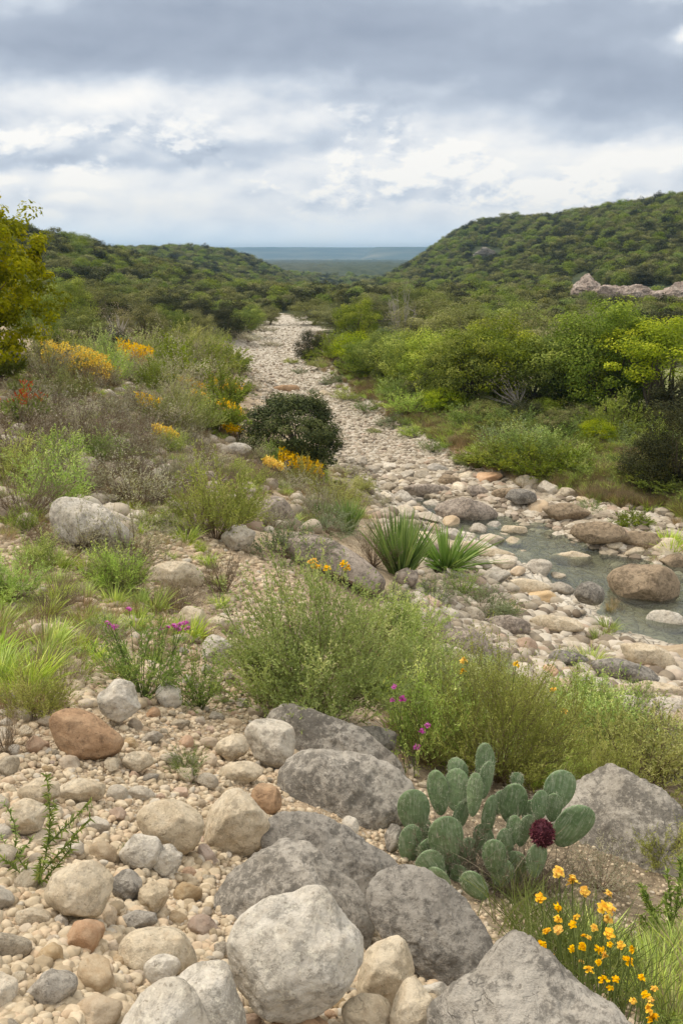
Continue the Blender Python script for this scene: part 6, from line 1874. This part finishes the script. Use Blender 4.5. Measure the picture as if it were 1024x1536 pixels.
GOLD = [  # u, v, width px, height px, heads, label
    (118, 555, 62, 26, 46, 'large golden flowering patch under the yellow green tree'),
    (150, 560, 40, 14, 20, 'golden patch right of the large one'),
    (205, 545, 34, 22, 34, 'golden flowering patch before the dark bushes'),
    (270, 575, 34, 8, 16, 'thin golden streak above the middle of the slope'),
    (292, 582, 34, 9, 18, 'golden streak right of the thin one'),
    (335, 580, 40, 10, 16, 'orange gold patch near the creek bed edge'),
    (225, 612, 22, 12, 12, 'small golden patch amid grey brush'),
    (345, 612, 26, 8, 10, 'golden tuft above the dark juniper'),
    (348, 645, 20, 6, 10, 'golden tuft left of the dark juniper'),
    (250, 658, 22, 10, 12, 'golden tuft below the middle grey brush'),
    (412, 700, 20, 6, 10, 'small golden patch under the juniper, left'),
    (452, 705, 40, 14, 26, 'golden flowers directly below the dark juniper'),
    (302, 600, 18, 10, 8, 'tiny golden tuft above the green shrub'),
]
def gold():
    rng = np.random.default_rng(14)
    for u, v, w, h, n, lb in GOLD:
        base, wm, hm = px_place(u, v + 14, w * 1.6, h)
        root = bpy.data.objects.new('golden_flower_plant', None); COL.objects.link(root); root.location = base; tag(root, lb, 'flowering plant', 'golden flowering plants on the left slope')
        k = n * 11
        a = rng.uniform(0, 6.28, k); q = rng.uniform(0, 1, k) ** .5
        C = np.stack([np.cos(a) * q * wm / 2, np.sin(a) * q * wm / 2, np.zeros(k)], 1)
        C[:, 2] = H(C[:, 0] + base[0], C[:, 1] + base[1]) - base[2] + hm * rng.uniform(0.2, 1.5, k) + 0.18
        # blossoms: small many-petalled tufts
        m = 5; P = np.repeat(C, m, 0) + rng.normal(size=(k * m, 3)) * 0.02; D = unit(rng.normal(size=(k * m, 3)) + [0, 0, .6])
        sz = 0.0012 * (base @ FW) + 0.010
        v1, f1 = leaf_quads(P, D, rng.uniform(.7, 1.4, k * m) * sz * 1.7, rng.uniform(.7, 1.3, k * m) * sz, rng)
        link('blossoms', mesh_np('golden_blossoms', [(v1, f1, 0, rng.uniform(0, 1, k * m))], M['yellow_far']), root)
        n2 = k * 2; kk = rng.integers(k, size=n2); P2 = C[kk] * np.array([1, 1, 0]); P2[:, 2] = H(P2[:, 0] + base[0], P2[:, 1] + base[1]) - base[2]
        bl, bf = blades(P2, unit(rng.normal(size=(n2, 3)) * .25 + [0, 0, 1]), np.maximum(C[kk, 2] - P2[:, 2], .05), np.full(n2, .012), np.full(n2, .1), rng, 3)
        link('stems', mesh_np('golden_stems', [(bl, bf, 0, rep(rng.uniform(0, 1, n2), 2))], M['grass']), root)
gold()

def red_tipped():
    p, w, h = px_place(45, 642, 72, 62)
    fo, st = gen_feather(71, stems=34, twigs=5, leaves=14, spread=0.45, ll=0.09, lw=0.03, stem_r=0.008)
    V, Fq, tn = fo
    zc = V.reshape(-1, 4, 3)[:, :, 2].mean(1); red = (zc > 0.66) & (np.random.default_rng(3).uniform(size=len(zc)) < 0.65)
    e = bpy.data.objects.new('red_tipped_shrub', None); COL.objects.link(e); e.location = p; e.scale = (w, w, h)
    tag(e, 'bright green shrub with red flower tips at the left edge', 'shrub')
    link('stems', stem_mesh('red_shrub_stems', st, M['twig']), e)
    link('foliage', mesh_np('red_shrub_foliage', [(V, Fq[~red], 0, tn[~red])], M['gl_bright']), e)
    link('flower_tips', mesh_np('red_shrub_tips', [(V, Fq[red], 0, tn[red])], M['red_leaf']), e)
red_tipped()

def sprig(u, v, tip, label, seed, side=7, leaf=0.022, lean=None):
    """upright sprig with pairs of narrow leaves"""
    rng = np.random.default_rng(seed); base = hit1(u, v); hr = math.hypot(base[0], base[1])
    root = bpy.data.objects.new('leafy_sprig', None); COL.objects.link(root); root.location = base; tag(root, label, 'plant')
    d = ray(*tip); top = d * ((hr + 0.03) / math.hypot(d[0], d[1])) - base; H_ = np.linalg.norm(top)
    t = np.linspace(0, 1, 9); PLs = [top * t[:, None] + np.array([0.018, 0.01, 0]) * np.sin(t * 3.0)[:, None]]
    for i in range(side):
        a = rng.uniform(0, 6.28); L = H_ * rng.uniform(.3, .62); dd = unit(np.array([math.cos(a) * .8, math.sin(a) * .5, .8])); s = 0 if i < 4 else rng.integers(1, 4)
        PLs.append(PLs[0][s] + dd * (L * t)[:, None] + np.array([0, 0, .01]) * (t ** 2)[:, None])
    PL = np.array(PLs); v1, f1 = tubes(PL, 0.0018 * (1.2 - t)[None] * np.ones((len(PL), 1)), 4)
    link('stems', mesh_np('sprig_stems', [(v1, f1, 0)], M['green_stem'], True), root)
    P, D = [], []
    for pl in PL:
        L = np.linalg.norm(pl[-1] - pl[0]); n = int(L / 0.0045)
        for j in range(n):
            s = 0.12 + 0.9 * j / n; f = min(s, .999) * 8; i = int(f); p = pl[i] + (pl[i + 1] - pl[i]) * (f - i); ax = unit(pl[i + 1] - pl[i])
            for _ in range(2):
                P.append(p); D.append(unit(ax * 0.6 + rng.normal(size=3) * 0.75))
    P = np.array(P); D = np.array(D); n = len(P)
    bl, bf = blades(P, D, leaf * rng.uniform(.6, 1.2, n), leaf * .2 * rng.uniform(.8, 1.3, n), rng.uniform(0, .4, n), rng, 4)
    link('leaves', mesh_np('sprig_leaves', [(bl, bf, 0, rep(np.clip(rng.normal(.45, .25, n), 0, 1), 3))], M['gl_bright']), root)
sprig(58, 1330, (68, 1165), 'leafy green sprig growing beside the squat tan boulder', 5)
sprig(20, 1290, (5, 1205), 'smaller leafy sprig at the left edge', 6, 4, 0.018)
sprig(1000, 1420, (1018, 1290), 'leafy green plant at the right edge beside the yellow flowers', 8, 9, 0.026)
sprig(975, 1400, (960, 1330), 'leafy plant behind the yellow flowers', 9, 8, 0.022)
sprig(300, 1060, (305, 975), 'upright reddish sprig above the bright green herb', 10, 5, 0.02)

name_now(ITEMS)
